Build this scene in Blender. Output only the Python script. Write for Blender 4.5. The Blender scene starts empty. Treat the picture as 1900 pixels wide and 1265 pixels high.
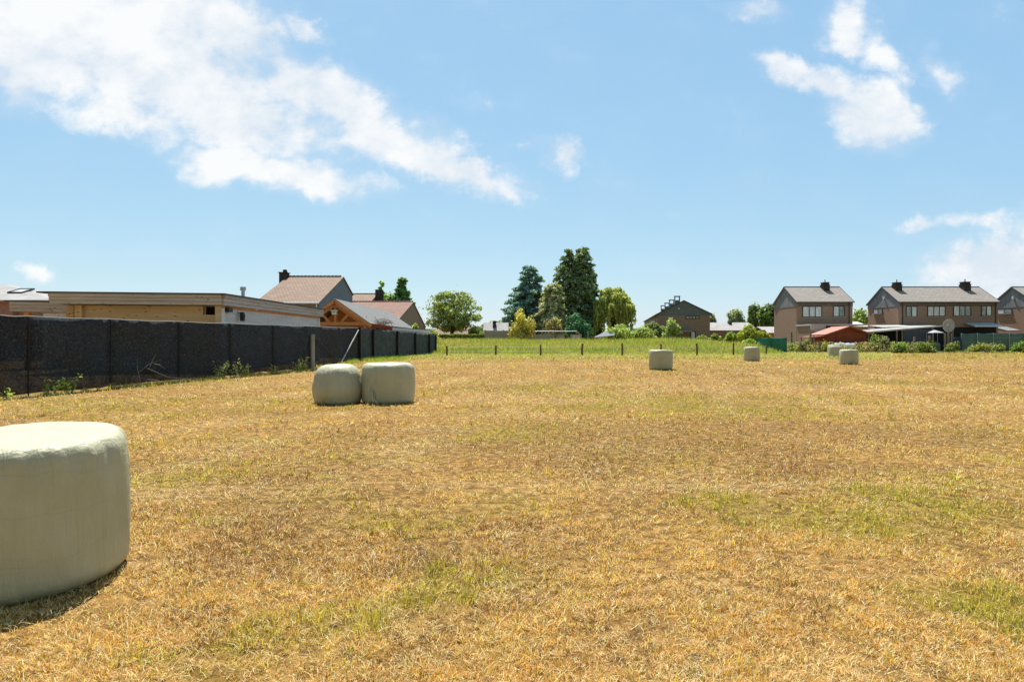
import bpy, math, random
import numpy as np
from mathutils import Vector

random.seed(7)
RNG = np.random.default_rng(11)
SC = bpy.context.scene
COL = SC.collection
F, CX, CY, H = 1200.0, 950.0, 632.5, 1.8      # focal length in photo pixels, principal point, eye height
R = math.radians

# ------------------------------------------------------------------ terrain
def sstep(a, b, x):
    t = np.clip((np.asarray(x, float) - a) / (b - a), 0, 1)
    return t * t * (3 - 2 * t)

def hash2(ix, iy, seed):
    n = (ix.astype(np.int64) * 374761393 + iy.astype(np.int64) * 668265263 + seed * 974711) & 0x7fffffff
    n = ((n ^ (n >> 13)) * 1274126177) & 0x7fffffff
    return ((n ^ (n >> 16)) & 0xffff) / 65535.0

def vnoise(x, y, seed=0):
    x = np.asarray(x, float); y = np.asarray(y, float)
    ix = np.floor(x); iy = np.floor(y)
    fx = x - ix; fy = y - iy
    fx = fx * fx * (3 - 2 * fx); fy = fy * fy * (3 - 2 * fy)
    a = hash2(ix, iy, seed); b = hash2(ix + 1, iy, seed)
    c = hash2(ix, iy + 1, seed); d = hash2(ix + 1, iy + 1, seed)
    return a + (b - a) * fx + (c - a) * fy + (a - b - c + d) * fx * fy

def fbm(x, y, seed=0, o=4):
    s = 0; amp = 0.5; t = 0
    for i in range(o):
        s = s + amp * vnoise(np.asarray(x) * 2 ** i, np.asarray(y) * 2 ** i, seed + i * 7)
        t += amp; amp *= 0.55
    return s / t

def gz(X, Y):
    X = np.asarray(X, float); Y = np.asarray(Y, float)
    z = 0.32 * sstep(16, 46, Y)
    z = z + 0.13 * sstep(-8.5, -12.5, X) * (1 - sstep(60, 75, Y))
    z = z + 0.95 * sstep(60, 84, Y) * (1 - sstep(22, 34, X)) * sstep(-40, -9, X)
    z = z + 0.13 * sstep(50, 70, Y) * sstep(22, 32, X)
    z = z + 0.035 * (fbm(X * 0.35, Y * 0.35, 3, 2) - 0.5) * sstep(4, 8, Y)
    return z

def g1(X, Y):
    return float(gz(X, Y))

def P(x, y, Z):
    """the place that a photo pixel shows at depth Z"""
    return Vector(((x - CX) * Z / F, Z, H - (y - CY) * Z / F))

def PX(x, Z):
    return (x - CX) * Z / F

def PZ(y, Z):
    return H - (y - CY) * Z / F

def hit(x, y):
    """where the photo pixel meets the ground"""
    Z = 20.0
    for _ in range(60):
        z = g1(PX(x, Z), Z)
        Z = 0.5 * Z + 0.5 * (H - z) * F / max(y - CY, 1.0)
    return Vector((PX(x, Z), Z, g1(PX(x, Z), Z)))

# ------------------------------------------------------------------ materials
def new_mat(name):
    m = bpy.data.materials.new(name); m.use_nodes = True
    nt = m.node_tree
    return m, nt, nt.nodes['Principled BSDF']

def rgba(c):
    return (c[0], c[1], c[2], 1.0)

def ramp(nt, fac, stops):
    r = nt.nodes.new('ShaderNodeValToRGB')
    e = r.color_ramp.elements
    while len(e) < len(stops): e.new(0.5)
    for el, (p, c) in zip(e, stops):
        el.position = p; el.color = rgba(c)
    nt.links.new(fac, r.inputs[0])
    return r.outputs[0]

def noise(nt, vec, scale, detail=4, rough=0.55, dist=0.0):
    n = nt.nodes.new('ShaderNodeTexNoise')
    n.inputs['Scale'].default_value = scale; n.inputs['Detail'].default_value = detail
    n.inputs['Roughness'].default_value = rough; n.inputs['Distortion'].default_value = dist
    if vec is not None: nt.links.new(vec, n.inputs['Vector'])
    return n.outputs['Fac']

def mixc(nt, fac, a, b, mode='MIX'):
    n = nt.nodes.new('ShaderNodeMix'); n.data_type = 'RGBA'; n.blend_type = mode
    for v, i in ((fac, n.inputs[0]), (a, n.inputs[6]), (b, n.inputs[7])):
        if isinstance(v, bpy.types.NodeSocket): nt.links.new(v, i)
        elif isinstance(v, (int, float)): i.default_value = v
        else: i.default_value = rgba(v)
    return n.outputs[2]

def math_n(nt, op, a, b=0.0, c=0.0, clamp=False):
    n = nt.nodes.new('ShaderNodeMath'); n.operation = op; n.use_clamp = clamp
    for v, i in ((a, 0), (b, 1), (c, 2)):
        if isinstance(v, bpy.types.NodeSocket): nt.links.new(v, n.inputs[i])
        else: n.inputs[i].default_value = v
    return n.outputs[0]

def objco(nt):
    return nt.nodes.new('ShaderNodeTexCoord').outputs['Object']

def mapped(nt, vec, scale):
    m = nt.nodes.new('ShaderNodeMapping'); m.inputs['Scale'].default_value = scale
    nt.links.new(vec, m.inputs['Vector']); return m.outputs[0]

def wallco(nt):
    """(x + y, z, 0): runs along a wall whichever way the wall faces"""
    s = nt.nodes.new('ShaderNodeSeparateXYZ'); nt.links.new(objco(nt), s.inputs[0])
    c = nt.nodes.new('ShaderNodeCombineXYZ')
    nt.links.new(math_n(nt, 'ADD', s.outputs[0], s.outputs[1]), c.inputs[0])
    nt.links.new(s.outputs[2], c.inputs[1])
    return c.outputs[0]

def bump(nt, bs, h, strength=0.4, dist=0.02):
    b = nt.nodes.new('ShaderNodeBump'); b.inputs['Strength'].default_value = strength
    b.inputs['Distance'].default_value = dist
    nt.links.new(h, b.inputs['Height']); nt.links.new(b.outputs[0], bs.inputs['Normal'])

def M_plain(name, c1, c2, rough=0.6, scale=3.0, metal=0.0, spec=0.3, bmp=0.15, stretch=(1, 1, 1)):
    m, nt, bs = new_mat(name)
    v = mapped(nt, objco(nt), stretch)
    f = noise(nt, v, scale, 6, 0.6)
    col = ramp(nt, f, [(0.3, c1), (0.7, c2)])
    nt.links.new(col, bs.inputs['Base Color'])
    bs.inputs['Roughness'].default_value = rough; bs.inputs['Metallic'].default_value = metal
    bs.inputs['Specular IOR Level'].default_value = spec
    if bmp: bump(nt, bs, noise(nt, v, scale * 6, 4), bmp, 0.01)
    return m

def M_brick(name, c1, c2, mortar, dirt=0.25):
    m, nt, bs = new_mat(name)
    v = wallco(nt)
    b = nt.nodes.new('ShaderNodeTexBrick')
    b.inputs['Color1'].default_value = rgba(c1); b.inputs['Color2'].default_value = rgba(c2)
    b.inputs['Mortar'].default_value = rgba(mortar); b.inputs['Scale'].default_value = 1.0
    b.inputs['Brick Width'].default_value = 0.22; b.inputs['Row Height'].default_value = 0.075
    b.inputs['Mortar Size'].default_value = 0.009; b.inputs['Bias'].default_value = 0.0
    nt.links.new(v, b.inputs['Vector'])
    big = noise(nt, v, 0.9, 5, 0.6)
    col = mixc(nt, math_n(nt, 'MULTIPLY', big, dirt * 2), b.outputs[0], mortar)
    streak = noise(nt, mapped(nt, v, (2.2, 7.0, 1)), 1.0, 4)
    col = mixc(nt, 0.5, col, ramp(nt, streak, [(0.3, (0.6, 0.6, 0.6)), (0.7, (1, 1, 1))]), 'MULTIPLY')
    nt.links.new(col, bs.inputs['Base Color']); bs.inputs['Roughness'].default_value = 0.9
    bs.inputs['Specular IOR Level'].default_value = 0.15
    bump(nt, bs, b.outputs['Fac'], -0.4, 0.01)
    return m

def M_tiles(name, c1, c2, c3, w, h, rough=0.75, squash=0.5):
    m, nt, bs = new_mat(name)
    s = nt.nodes.new('ShaderNodeSeparateXYZ'); nt.links.new(objco(nt), s.inputs[0])
    c = nt.nodes.new('ShaderNodeCombineXYZ')
    nt.links.new(s.outputs[0], c.inputs[0]); nt.links.new(s.outputs[1], c.inputs[1])
    v = c.outputs[0]
    b = nt.nodes.new('ShaderNodeTexBrick'); b.offset = 0.0 if squash < 0.4 else 0.5
    b.inputs['Color1'].default_value = rgba(c1); b.inputs['Color2'].default_value = rgba(c2)
    b.inputs['Mortar'].default_value = rgba(c3); b.inputs['Scale'].default_value = 1.0
    b.inputs['Brick Width'].default_value = w; b.inputs['Row Height'].default_value = h
    b.inputs['Mortar Size'].default_value = min(w, h) * 0.1; b.inputs['Mortar Smooth'].default_value = 0.6
    nt.links.new(v, b.inputs['Vector'])
    big = noise(nt, v, 0.8, 6, 0.65)
    col = mixc(nt, ramp(nt, big, [(0.4, (0, 0, 0)), (0.75, (0.55, 0.55, 0.55))]), b.outputs[0], c3)
    col = mixc(nt, 0.6, col, ramp(nt, noise(nt, v, 3.5, 3), [(0.3, (0.7, 0.7, 0.7)), (0.7, (1, 1, 1))]), 'MULTIPLY')
    nt.links.new(col, bs.inputs['Base Color']); bs.inputs['Roughness'].default_value = rough
    bs.inputs['Specular IOR Level'].default_value = 0.25
    bump(nt, bs, b.outputs['Fac'], -0.8, 0.03)
    return m

def M_planks(name, c1, c2, knot, row=0.2, rough=0.75, knots=True):
    m, nt, bs = new_mat(name)
    v = wallco(nt)
    s = nt.nodes.new('ShaderNodeSeparateXYZ'); nt.links.new(v, s.inputs[0])
    rowi = math_n(nt, 'FLOOR', math_n(nt, 'DIVIDE', s.outputs[1], row))
    cmb = nt.nodes.new('ShaderNodeCombineXYZ')
    nt.links.new(math_n(nt, 'ADD', s.outputs[0], math_n(nt, 'MULTIPLY', rowi, 3.7)), cmb.inputs[0])
    nt.links.new(s.outputs[1], cmb.inputs[1]); nt.links.new(rowi, cmb.inputs[2])
    pv = cmb.outputs[0]
    grain = noise(nt, mapped(nt, pv, (1.2, 22, 1)), 1.0, 5, 0.6, 0.6)
    col = ramp(nt, grain, [(0.28, c1), (0.72, c2)])
    col = mixc(nt, 0.6, col, ramp(nt, noise(nt, mapped(nt, pv, (0.25, 0.3, 1.3)), 1.0, 2), [(0.3, (0.62, 0.6, 0.58)), (0.7, (1, 1, 1))]), 'MULTIPLY')
    if knots:
        vo = nt.nodes.new('ShaderNodeTexVoronoi'); vo.inputs['Scale'].default_value = 1.0
        nt.links.new(mapped(nt, pv, (2.0, 6.0, 1.0)), vo.inputs['Vector'])
        k = ramp(nt, vo.outputs['Distance'], [(0.1, (1, 1, 1)), (0.2, (0, 0, 0))])
        col = mixc(nt, k, col, knot)
    nt.links.new(col, bs.inputs['Base Color']); bs.inputs['Roughness'].default_value = rough
    bs.inputs['Specular IOR Level'].default_value = 0.2
    bump(nt, bs, grain, 0.25, 0.005)
    return m

def M_leaf(name, trans=0.35, rough=0.55):
    m, nt, bs = new_mat(name)
    a = nt.nodes.new('ShaderNodeAttribute'); a.attribute_name = 'tint'
    nt.links.new(a.outputs['Color'], bs.inputs['Base Color'])
    bs.inputs['Roughness'].default_value = rough; bs.inputs['Specular IOR Level'].default_value = 0.25
    t = nt.nodes.new('ShaderNodeBsdfTranslucent')
    nt.links.new(mixc(nt, 1.0, a.outputs['Color'], (1.25, 1.2, 0.6), 'MULTIPLY'), t.inputs['Color'])
    mx = nt.nodes.new('ShaderNodeMixShader'); mx.inputs[0].default_value = trans
    nt.links.new(bs.outputs[0], mx.inputs[1]); nt.links.new(t.outputs[0], mx.inputs[2])
    nt.links.new(mx.outputs[0], nt.nodes['Material Output'].inputs['Surface'])
    return m

M = {}
M['leaf'] = M_leaf('leaf', 0.4)
M['needle'] = M_leaf('needle', 0.32, 0.65)
M['blade'] = M_leaf('grass_blade', 0.36, 0.6)
M['bark'] = M_plain('bark', (0.05, 0.035, 0.025), (0.14, 0.1, 0.075), 0.9, 4, stretch=(4, 4, 0.8), bmp=0.6)
M['brick_a'] = M_brick('brown_brick', (0.36, 0.215, 0.15), (0.29, 0.175, 0.125), (0.38, 0.29, 0.22))
M['brick_b'] = M_brick('dark_brick', (0.31, 0.2, 0.14), (0.23, 0.15, 0.11), (0.36, 0.3, 0.23))
M['brick_r'] = M_brick('red_brick', (0.34, 0.13, 0.09), (0.4, 0.18, 0.13), (0.42, 0.33, 0.29))
M['brick_y'] = M_brick('buff_brick', (0.36, 0.25, 0.17), (0.3, 0.2, 0.14), (0.4, 0.33, 0.26))
M['slate'] = M_tiles('grey_slate_roof', (0.31, 0.275, 0.24), (0.38, 0.33, 0.285), (0.22, 0.195, 0.175), 0.6, 0.3)
M['tile'] = M_tiles('brown_clay_tiles', (0.3, 0.18, 0.105), (0.225, 0.135, 0.08), (0.10, 0.065, 0.05), 0.34, 0.36)
M['pantile'] = M_tiles('red_pantiles', (0.31, 0.14, 0.085), (0.21, 0.1, 0.065), (0.06, 0.035, 0.03), 0.42, 0.5)
M['clad'] = M_tiles('grey_slate_cladding', (0.24, 0.245, 0.25), (0.3, 0.305, 0.31), (0.16, 0.16, 0.165), 0.6, 0.3)
M['darkclad'] = M_plain('dark_slate_gable', (0.125, 0.145, 0.15), (0.165, 0.185, 0.19), 0.7, 1.5)
M['band'] = M_plain('dark_facade_band', (0.12, 0.1, 0.088), (0.16, 0.135, 0.118), 0.8, 2)
M['greyroof'] = M_plain('pale_grey_roof', (0.3, 0.285, 0.27), (0.42, 0.40, 0.38), 0.95, 1.2, spec=0.05)
M['shingle'] = M_tiles('grey_shingles', (0.2, 0.2, 0.195), (0.235, 0.235, 0.23), (0.15, 0.15, 0.145), 0.3, 0.2, rough=0.95)
M['fascia'] = M_planks('weathered_fascia', (0.48, 0.42, 0.34), (0.7, 0.64, 0.54), (0.2, 0.15, 0.1), 0.2)
M['fascia_pale'] = M_planks('silvered_fascia', (0.5, 0.46, 0.42), (0.68, 0.64, 0.6), (0.25, 0.18, 0.12), 0.2)
M['pine'] = M_planks('pine_planks', (0.62, 0.45, 0.24), (0.78, 0.61, 0.38), (0.13, 0.065, 0.03), 0.16)
M['white_plank'] = M_planks('whitewashed_planks', (0.68, 0.67, 0.65), (0.82, 0.81, 0.79), (0.4, 0.33, 0.26), 0.16)
M['orange_wood'] = M_plain('orange_timber', (0.55, 0.22, 0.07), (0.7, 0.33, 0.13), 0.55, 3, stretch=(1, 1, 1))
M['roof_edge'] = M_plain('roof_edging', (0.045, 0.05, 0.055), (0.075, 0.08, 0.085), 0.5, 4)
M['white'] = M_plain('white_paint', (0.7, 0.71, 0.7), (0.8, 0.8, 0.79), 0.5, 5)
M['cream'] = M_plain('cream_panel', (0.46, 0.46, 0.4), (0.56, 0.55, 0.48), 0.6, 2)
M['black_frame'] = M_plain('dark_frame', (0.02, 0.024, 0.028), (0.035, 0.04, 0.045), 0.4, 6)
M['sill'] = M_plain('stone_sill', (0.3, 0.3, 0.29), (0.4, 0.4, 0.38), 0.8, 6)
M['chimney'] = M_brick('sooty_brick', (0.05, 0.042, 0.036), (0.035, 0.03, 0.028), (0.09, 0.08, 0.07))
M['metal'] = M_plain('galvanised_metal', (0.4, 0.41, 0.42), (0.52, 0.53, 0.54), 0.4, 8, metal=0.7)
M['concrete'] = M_plain('grey_concrete', (0.27, 0.27, 0.24), (0.38, 0.37, 0.34), 0.9, 1.5, bmp=0.4)
M['oldwood'] = M_plain('weathered_wood', (0.2, 0.165, 0.125), (0.34, 0.29, 0.23), 0.9, 5, stretch=(4, 4, 0.7), bmp=0.5)
M['postwood'] = M_plain('brown_post_wood', (0.1, 0.065, 0.035), (0.19, 0.125, 0.07), 0.85, 6, stretch=(4, 4, 0.7), bmp=0.5)
M['redwood'] = M_planks('red_stained_planks', (0.27, 0.06, 0.028), (0.37, 0.1, 0.05), (0.1, 0.03, 0.02), 0.15)
M['redroof'] = M_plain('faded_red_felt', (0.36, 0.16, 0.115), (0.47, 0.24, 0.18), 0.8, 2)
M['green_tarp'] = M_plain('green_tarpaulin', (0.012, 0.15, 0.085), (0.03, 0.22, 0.13), 0.45, 1.2, stretch=(2.5, 2.5, 0.5))
M['green_net'] = M_plain('green_windbreak_net', (0.07, 0.135, 0.11), (0.15, 0.225, 0.185), 0.75, 1.4, stretch=(0.7, 0.7, 1.5))
M['interior_shade'] = M_plain('painted_interior_shade', (0.012, 0.012, 0.012), (0.03, 0.027, 0.024), 0.9, 2)  # near black: the shade of interiors and openings put into the colour
M['bluewall'] = M_plain('slate_blue_sheet', (0.06, 0.07, 0.095), (0.085, 0.095, 0.12), 0.7, 1.2)
M['plastic_blue'] = M_plain('dark_blue_plastic', (0.015, 0.025, 0.06), (0.025, 0.04, 0.09), 0.35, 3)
M['tarp_blue'] = M_plain('pale_blue_tarp', (0.08, 0.1, 0.14), (0.11, 0.135, 0.18), 0.5, 2)
M['dish'] = M_plain('beige_dish', (0.4, 0.36, 0.29), (0.5, 0.46, 0.38), 0.6, 4)
M['canopy_cloth'] = M_plain('dull_white_cloth', (0.4, 0.38, 0.41), (0.5, 0.48, 0.5), 0.8, 3)
M['film'] = M_plain('clear_white_film', (0.4, 0.46, 0.49), (0.55, 0.6, 0.63), 0.4, 3, stretch=(1, 1, 3))

def M_glass(name, c1, c2):
    m, nt, bs = new_mat(name)
    v = mapped(nt, objco(nt), (1.6, 1.6, 0.9))
    col = ramp(nt, noise(nt, v, 1.3, 4), [(0.38, c1), (0.62, c2)])  # uneven tone stands in for reflections in the glass
    nt.links.new(col, bs.inputs['Base Color']); bs.inputs['Roughness'].default_value = 0.06
    bs.inputs['Specular IOR Level'].default_value = 0.9; bs.inputs['Coat Weight'].default_value = 0.5
    return m
M['pane'] = M_glass('curtain_and_sky_window', (0.5, 0.53, 0.56), (0.68, 0.71, 0.74))  # pale for net curtains and for sky reflection put into the colour
M['pane_dark'] = M_glass('dark_window', (0.1, 0.12, 0.1), (0.34, 0.37, 0.36))

def M_net():
    m, nt, bs = new_mat('black_shade_net')
    v = wallco(nt)
    weave = noise(nt, v, 11, 6, 0.85)
    big = noise(nt, mapped(nt, v, (0.35, 0.8, 1)), 1.0, 5, 0.6)
    c = ramp(nt, weave, [(0.4, (0.01, 0.012, 0.016)), (0.58, (0.045, 0.062, 0.076)), (0.72, (0.26, 0.28, 0.3))])
    warm = mixc(nt, ramp(nt, big, [(0.4, (0, 0, 0)), (0.62, (1, 1, 1))]), c, mixc(nt, 1.0, c, (1.0, 0.86, 0.76), 'MULTIPLY'))
    col = mixc(nt, ramp(nt, noise(nt, mapped(nt, v, (0.15, 5, 1)), 1.0, 4), [(0.58, (0, 0, 0)), (0.8, (0.35, 0.35, 0.35))]), warm, (0.035, 0.034, 0.032))
    nt.links.new(col, bs.inputs['Base Color']); bs.inputs['Roughness'].default_value = 0.85
    bs.inputs['Specular IOR Level'].default_value = 0.12
    bump(nt, bs, weave, 0.5, 0.01)
    # an open weave: part of what stands behind shows through, more where it is worn
    tr = nt.nodes.new('ShaderNodeBsdfTransparent'); mx = nt.nodes.new('ShaderNodeMixShader')
    nt.links.new(ramp(nt, noise(nt, v, 2.1, 6, 0.7), [(0.3, (0.08, 0.08, 0.08)), (0.75, (0.3, 0.3, 0.3))]), mx.inputs[0])
    nt.links.new(bs.outputs[0], mx.inputs[1]); nt.links.new(tr.outputs[0], mx.inputs[2])
    nt.links.new(mx.outputs[0], nt.nodes['Material Output'].inputs['Surface'])
    return m
M['net'] = M_net()
M['net_grey'] = M_plain('grey_green_net', (0.03, 0.042, 0.045), (0.085, 0.105, 0.105), 0.8, 2.5, spec=0.15, stretch=(1, 1, 1))
M['net_post'] = M_plain('black_fence_post', (0.008, 0.008, 0.01), (0.018, 0.018, 0.02), 0.6, 4)

def M_bale():
    m, nt, bs = new_mat('pale_green_wrap_film')
    v = objco(nt)
    big = noise(nt, v, 1.7, 5, 0.6)
    stre = noise(nt, mapped(nt, v, (11, 11, 0.7)), 1.0, 6, 0.7)
    col = ramp(nt, big, [(0.3, (0.44, 0.42, 0.265)), (0.7, (0.52, 0.50, 0.335))])
    col = mixc(nt, 0.45, col, ramp(nt, stre, [(0.3, (0.78, 0.78, 0.74)), (0.7, (1, 1, 1))]), 'MULTIPLY')
    sx = nt.nodes.new('ShaderNodeSeparateXYZ'); nt.links.new(v, sx.inputs[0])
    lay = math_n(nt, 'FRACT', math_n(nt, 'ADD', math_n(nt, 'MULTIPLY', sx.outputs[2], 3.6), math_n(nt, 'MULTIPLY', noise(nt, v, 1.1, 3), 1.6)))
    edge = ramp(nt, lay, [(0.0, (1, 1, 1)), (0.05, (0, 0, 0))])          # edges of the overlapping film wraps
    col = mixc(nt, math_n(nt, 'MULTIPLY', edge, 0.3), col, (0.34, 0.33, 0.22))
    spots = ramp(nt, noise(nt, v, 46, 2), [(0.7, (0, 0, 0)), (0.78, (1, 1, 1))])
    col = mixc(nt, math_n(nt, 'MULTIPLY', spots, 0.25), col, (0.28, 0.25, 0.16))
    nt.links.new(col, bs.inputs['Base Color'])
    rr = ramp(nt, stre, [(0.3, (0.38, 0.38, 0.38)), (0.7, (0.55, 0.55, 0.55))])
    nt.links.new(rr, bs.inputs['Roughness'])
    bs.inputs['Specular IOR Level'].default_value = 0.4
    wr = noise(nt, mapped(nt, v, (7, 7, 1.1)), 1.6, 6, 0.6, 0.8)
    fine = noise(nt, mapped(nt, v, (3, 3, 14)), 2.0, 4, 0.6, 0.4)
    bump(nt, bs, math_n(nt, 'ADD', math_n(nt, 'ADD', wr, math_n(nt, 'MULTIPLY', fine, 0.3)), math_n(nt, 'MULTIPLY', lay, 0.12)), 0.7, 0.03)
    return m
M['bale'] = M_bale()

# ------------------------------------------------------------------ mesh helpers
def tag(o, label=None, cat=None, group=None, kind=None):
    if label: o['label'] = label
    if cat: o['category'] = cat
    if group: o['group'] = group
    if kind or cat: o['kind'] = kind or 'thing'
    return o

def empty(name, loc, label, cat, group=None, rz=0.0):
    o = bpy.data.objects.new(name, None); COL.objects.link(o)
    o.location = loc; o.rotation_euler = (0, 0, rz); o.empty_display_size = 0.3
    return tag(o, label, cat, group)

class MB:
    def __init__(self, origin=(0, 0, 0)):
        self.v = []; self.f = []; self.o = Vector(origin)
    def add(self, verts, faces):
        n = len(self.v)
        self.v += [tuple(Vector(p) - self.o) for p in verts]
        self.f += [tuple(i + n for i in f) for f in faces]
        return self
    def hexa(self, b, t):
        """bottom ring b (4, counter-clockwise from above) and top ring t"""
        return self.add(list(b) + list(t), [(3, 2, 1, 0), (4, 5, 6, 7), (0, 1, 5, 4), (1, 2, 6, 5), (2, 3, 7, 6), (3, 0, 4, 7)])
    def box(self, x0, x1, y0, y1, z0, z1):
        return self.hexa([(x0, y0, z0), (x1, y0, z0), (x1, y1, z0), (x0, y1, z0)], [(x0, y0, z1), (x1, y0, z1), (x1, y1, z1), (x0, y1, z1)])
    def seg(self, p0, p1, z0, z1, d0, d1, z0b=None, z1b=None):
        """box along p0->p1; d0..d1 measured to the right-hand side of that direction"""
        a = Vector((p0[0], p0[1], 0)); b = Vector((p1[0], p1[1], 0)); d = (b - a).normalized()
        n = Vector((d.y, -d.x, 0))
        z0b = z0 if z0b is None else z0b; z1b = z1 if z1b is None else z1b
        up = lambda p, z: (p.x, p.y, z)
        lo, hi = min(d0, d1), max(d0, d1)
        return self.hexa([up(a + n * hi, z0), up(b + n * hi, z0b), up(b + n * lo, z0b), up(a + n * lo, z0)],
                         [up(a + n * hi, z1), up(b + n * hi, z1b), up(b + n * lo, z1b), up(a + n * lo, z1)])
    def slab(self, a, b, c, d, t):
        """quad a,b,c,d (counter-clockwise seen from outside) with thickness t behind it"""
        a, b, c, d = map(Vector, (a, b, c, d))
        n = (b - a).cross(d - a).normalized() * t
        return self.hexa([a - n, b - n, c - n, d - n], [a, b, c, d])
    def beam(self, p, q, w, h=None):
        p, q = Vector(p), Vector(q); h = w if h is None else h
        d = (q - p).normalized(); up = Vector((0, 0, 1)) if abs(d.z) < 0.95 else Vector((0, 1, 0))
        s = d.cross(up).normalized() * (w / 2); u = s.cross(d).normalized() * (h / 2)
        r = lambda c: [c - s - u, c + s - u, c + s + u, c - s + u]
        return self.add(r(p) + r(q), [(3, 2, 1, 0), (4, 5, 6, 7), (0, 1, 5, 4), (1, 2, 6, 5), (2, 3, 7, 6), (3, 0, 4, 7)])
    def tube(self, pts, rad, n=8, cap=True):
        pts = [Vector(p) for p in pts]
        rad = [rad] * len(pts) if isinstance(rad, (int, float)) else rad
        vs = []; fs = []
        for i, p in enumerate(pts):
            d = (pts[min(i + 1, len(pts) - 1)] - pts[max(i - 1, 0)]).normalized()
            up = Vector((1, 0, 0)) if abs(d.x) < 0.9 else Vector((0, 1, 0))
            s = d.cross(up).normalized(); u = d.cross(s).normalized()
            for k in range(n):
                a = 2 * math.pi * k / n
                vs.append(p + (s * math.cos(a) + u * math.sin(a)) * rad[i])
        for i in range(len(pts) - 1):
            for k in range(n):
                k2 = (k + 1) % n
                fs.append((i * n + k, i * n + k2, (i + 1) * n + k2, (i + 1) * n + k))
        if cap:
            fs.append(tuple(range(n - 1, -1, -1))); fs.append(tuple((len(pts) - 1) * n + k for k in range(n)))
        return self.add(vs, fs)
    def poly(self, pts, thick):
        """closed planar outline extruded by the vector thick"""
        n = len(pts); t = Vector(thick)
        a = [Vector(p) for p in pts]; b = [p + t for p in a]
        return self.add(a + b, [tuple(range(n)), tuple(range(2 * n - 1, n - 1, -1))] + [(i, i + n, (i + 1) % n + n, (i + 1) % n) for i in range(n)])
    def build(self, name, m, parent=None, bevel=0.0, smooth=False):
        me = bpy.data.meshes.new(name); me.from_pydata(self.v, [], self.f); me.update()
        import bmesh
        b = bmesh.new(); b.from_mesh(me); bmesh.ops.recalc_face_normals(b, faces=b.faces); b.to_mesh(me); b.free()
        me.materials.append(m)
        if smooth:
            for p in me.polygons: p.use_smooth = True
        o = bpy.data.objects.new(name, me); COL.objects.link(o)
        if parent is not None: o.parent = parent
        if bevel:
            md = o.modifiers.new('Bevel', 'BEVEL'); md.width = bevel; md.segments = 2; md.limit_method = 'ANGLE'
        return o

def np_mesh(name, verts, loops, starts, cols, m, parent=None):
    """verts (n,3), loops flat indices, starts loop starts, cols (n,3) per vertex"""
    me = bpy.data.meshes.new(name)
    me.vertices.add(len(verts)); me.vertices.foreach_set('co', np.ascontiguousarray(verts, np.float32).ravel())
    me.loops.add(len(loops)); me.loops.foreach_set('vertex_index', np.ascontiguousarray(loops, np.int32))
    me.polygons.add(len(starts)); me.polygons.foreach_set('loop_start', np.ascontiguousarray(starts, np.int32))
    me.update(calc_edges=True)
    if cols is not None:
        at = me.color_attributes.new('tint', 'FLOAT_COLOR', 'POINT')
        c4 = np.ones((len(verts), 4), np.float32); c4[:, :3] = cols
        at.data.foreach_set('color', c4.ravel())
    me.materials.append(m)
    o = bpy.data.objects.new(name, me); COL.objects.link(o)
    if parent is not None: o.parent = parent
    return o

def leaves(name, cen, nrm, size, cols, m, parent=None, aspect=0.6, origin=(0, 0, 0), axis=None):
    """diamond leaf-clump faces at cen facing nrm"""
    n = len(cen)
    nrm = nrm / (np.linalg.norm(nrm, axis=1, keepdims=True) + 1e-9)
    rv = RNG.normal(size=(n, 3)) if axis is None else axis + RNG.normal(size=(n, 3)) * 0.25
    t = np.cross(nrm, rv); t /= (np.linalg.norm(t, axis=1, keepdims=True) + 1e-9)
    b = np.cross(nrm, t)
    s = size[:, None]
    if axis is not None: t, b = b, t
    bend = nrm * s * RNG.uniform(-0.25, 0.25, (n, 1))
    p = np.stack([cen - t * s, cen + b * s * aspect + bend, cen + t * s, cen - b * s * aspect + bend], 1).reshape(-1, 3)
    p = p - np.array(origin)
    loops = np.arange(4 * n); starts = np.arange(n) * 4
    return np_mesh(name, p, loops, starts, np.repeat(cols, 4, 0), m, parent)

def tints(n, c1, c2, jit=0.25):
    """leaf colours between two real leaf colours, with leaf-to-leaf variation"""
    t = RNG.uniform(0, 1, (n, 1))
    c = np.array(c1)[None] * (1 - t) + np.array(c2)[None] * t
    return np.clip(2.0 * c * (1 + RNG.normal(size=(n, 1)) * jit), 0.004, 0.8)

def shell_points(clumps, n):
    """points spread through ellipsoid clumps, denser towards each one's outside; clumps rows: x,y,z,rx,ry,rz"""
    c = np.array(clumps, float)
    w = (c[:, 3] * c[:, 4] * c[:, 5]) ** (2 / 3.0); w /= w.sum()
    k = RNG.choice(len(c), n, p=w)
    d = RNG.normal(size=(n, 3)); d /= np.linalg.norm(d, axis=1, keepdims=True)
    r = RNG.uniform(0.35, 1.0, (n, 1)) ** 0.6 * (1 + RNG.normal(size=(n, 1)) * 0.1)
    return c[k, :3] + d * r * c[k, 3:], d + RNG.normal(size=(n, 3)) * 0.55 + np.array([0, 0, 0.35]), k

# ------------------------------------------------------------------ plants
def trunk_mb(base, top, r0, origin, limbs=(), n=8, wob=0.15):
    mb = MB(origin)
    b = Vector(base); t = Vector(top)
    pts = [b + (t - b) * f + Vector((random.uniform(-wob, wob) * f, random.uniform(-wob, wob) * f, 0)) for f in (0, .15, .35, .55, .75, 1)]
    mb.tube(pts, [r0 * 1.25, r0, r0 * .85, r0 * .7, r0 * .45, r0 * .15], n)
    for q in limbs:
        q = Vector(q); f = random.uniform(0.25, 0.75)
        s = b + (t - b) * f
        mid = s.lerp(q, 0.5) + Vector((0, 0, (q - s).length * 0.08))
        mb.tube([s, mid, q], [r0 * .4, r0 * .22, r0 * .06], 5)
    return mb

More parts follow.
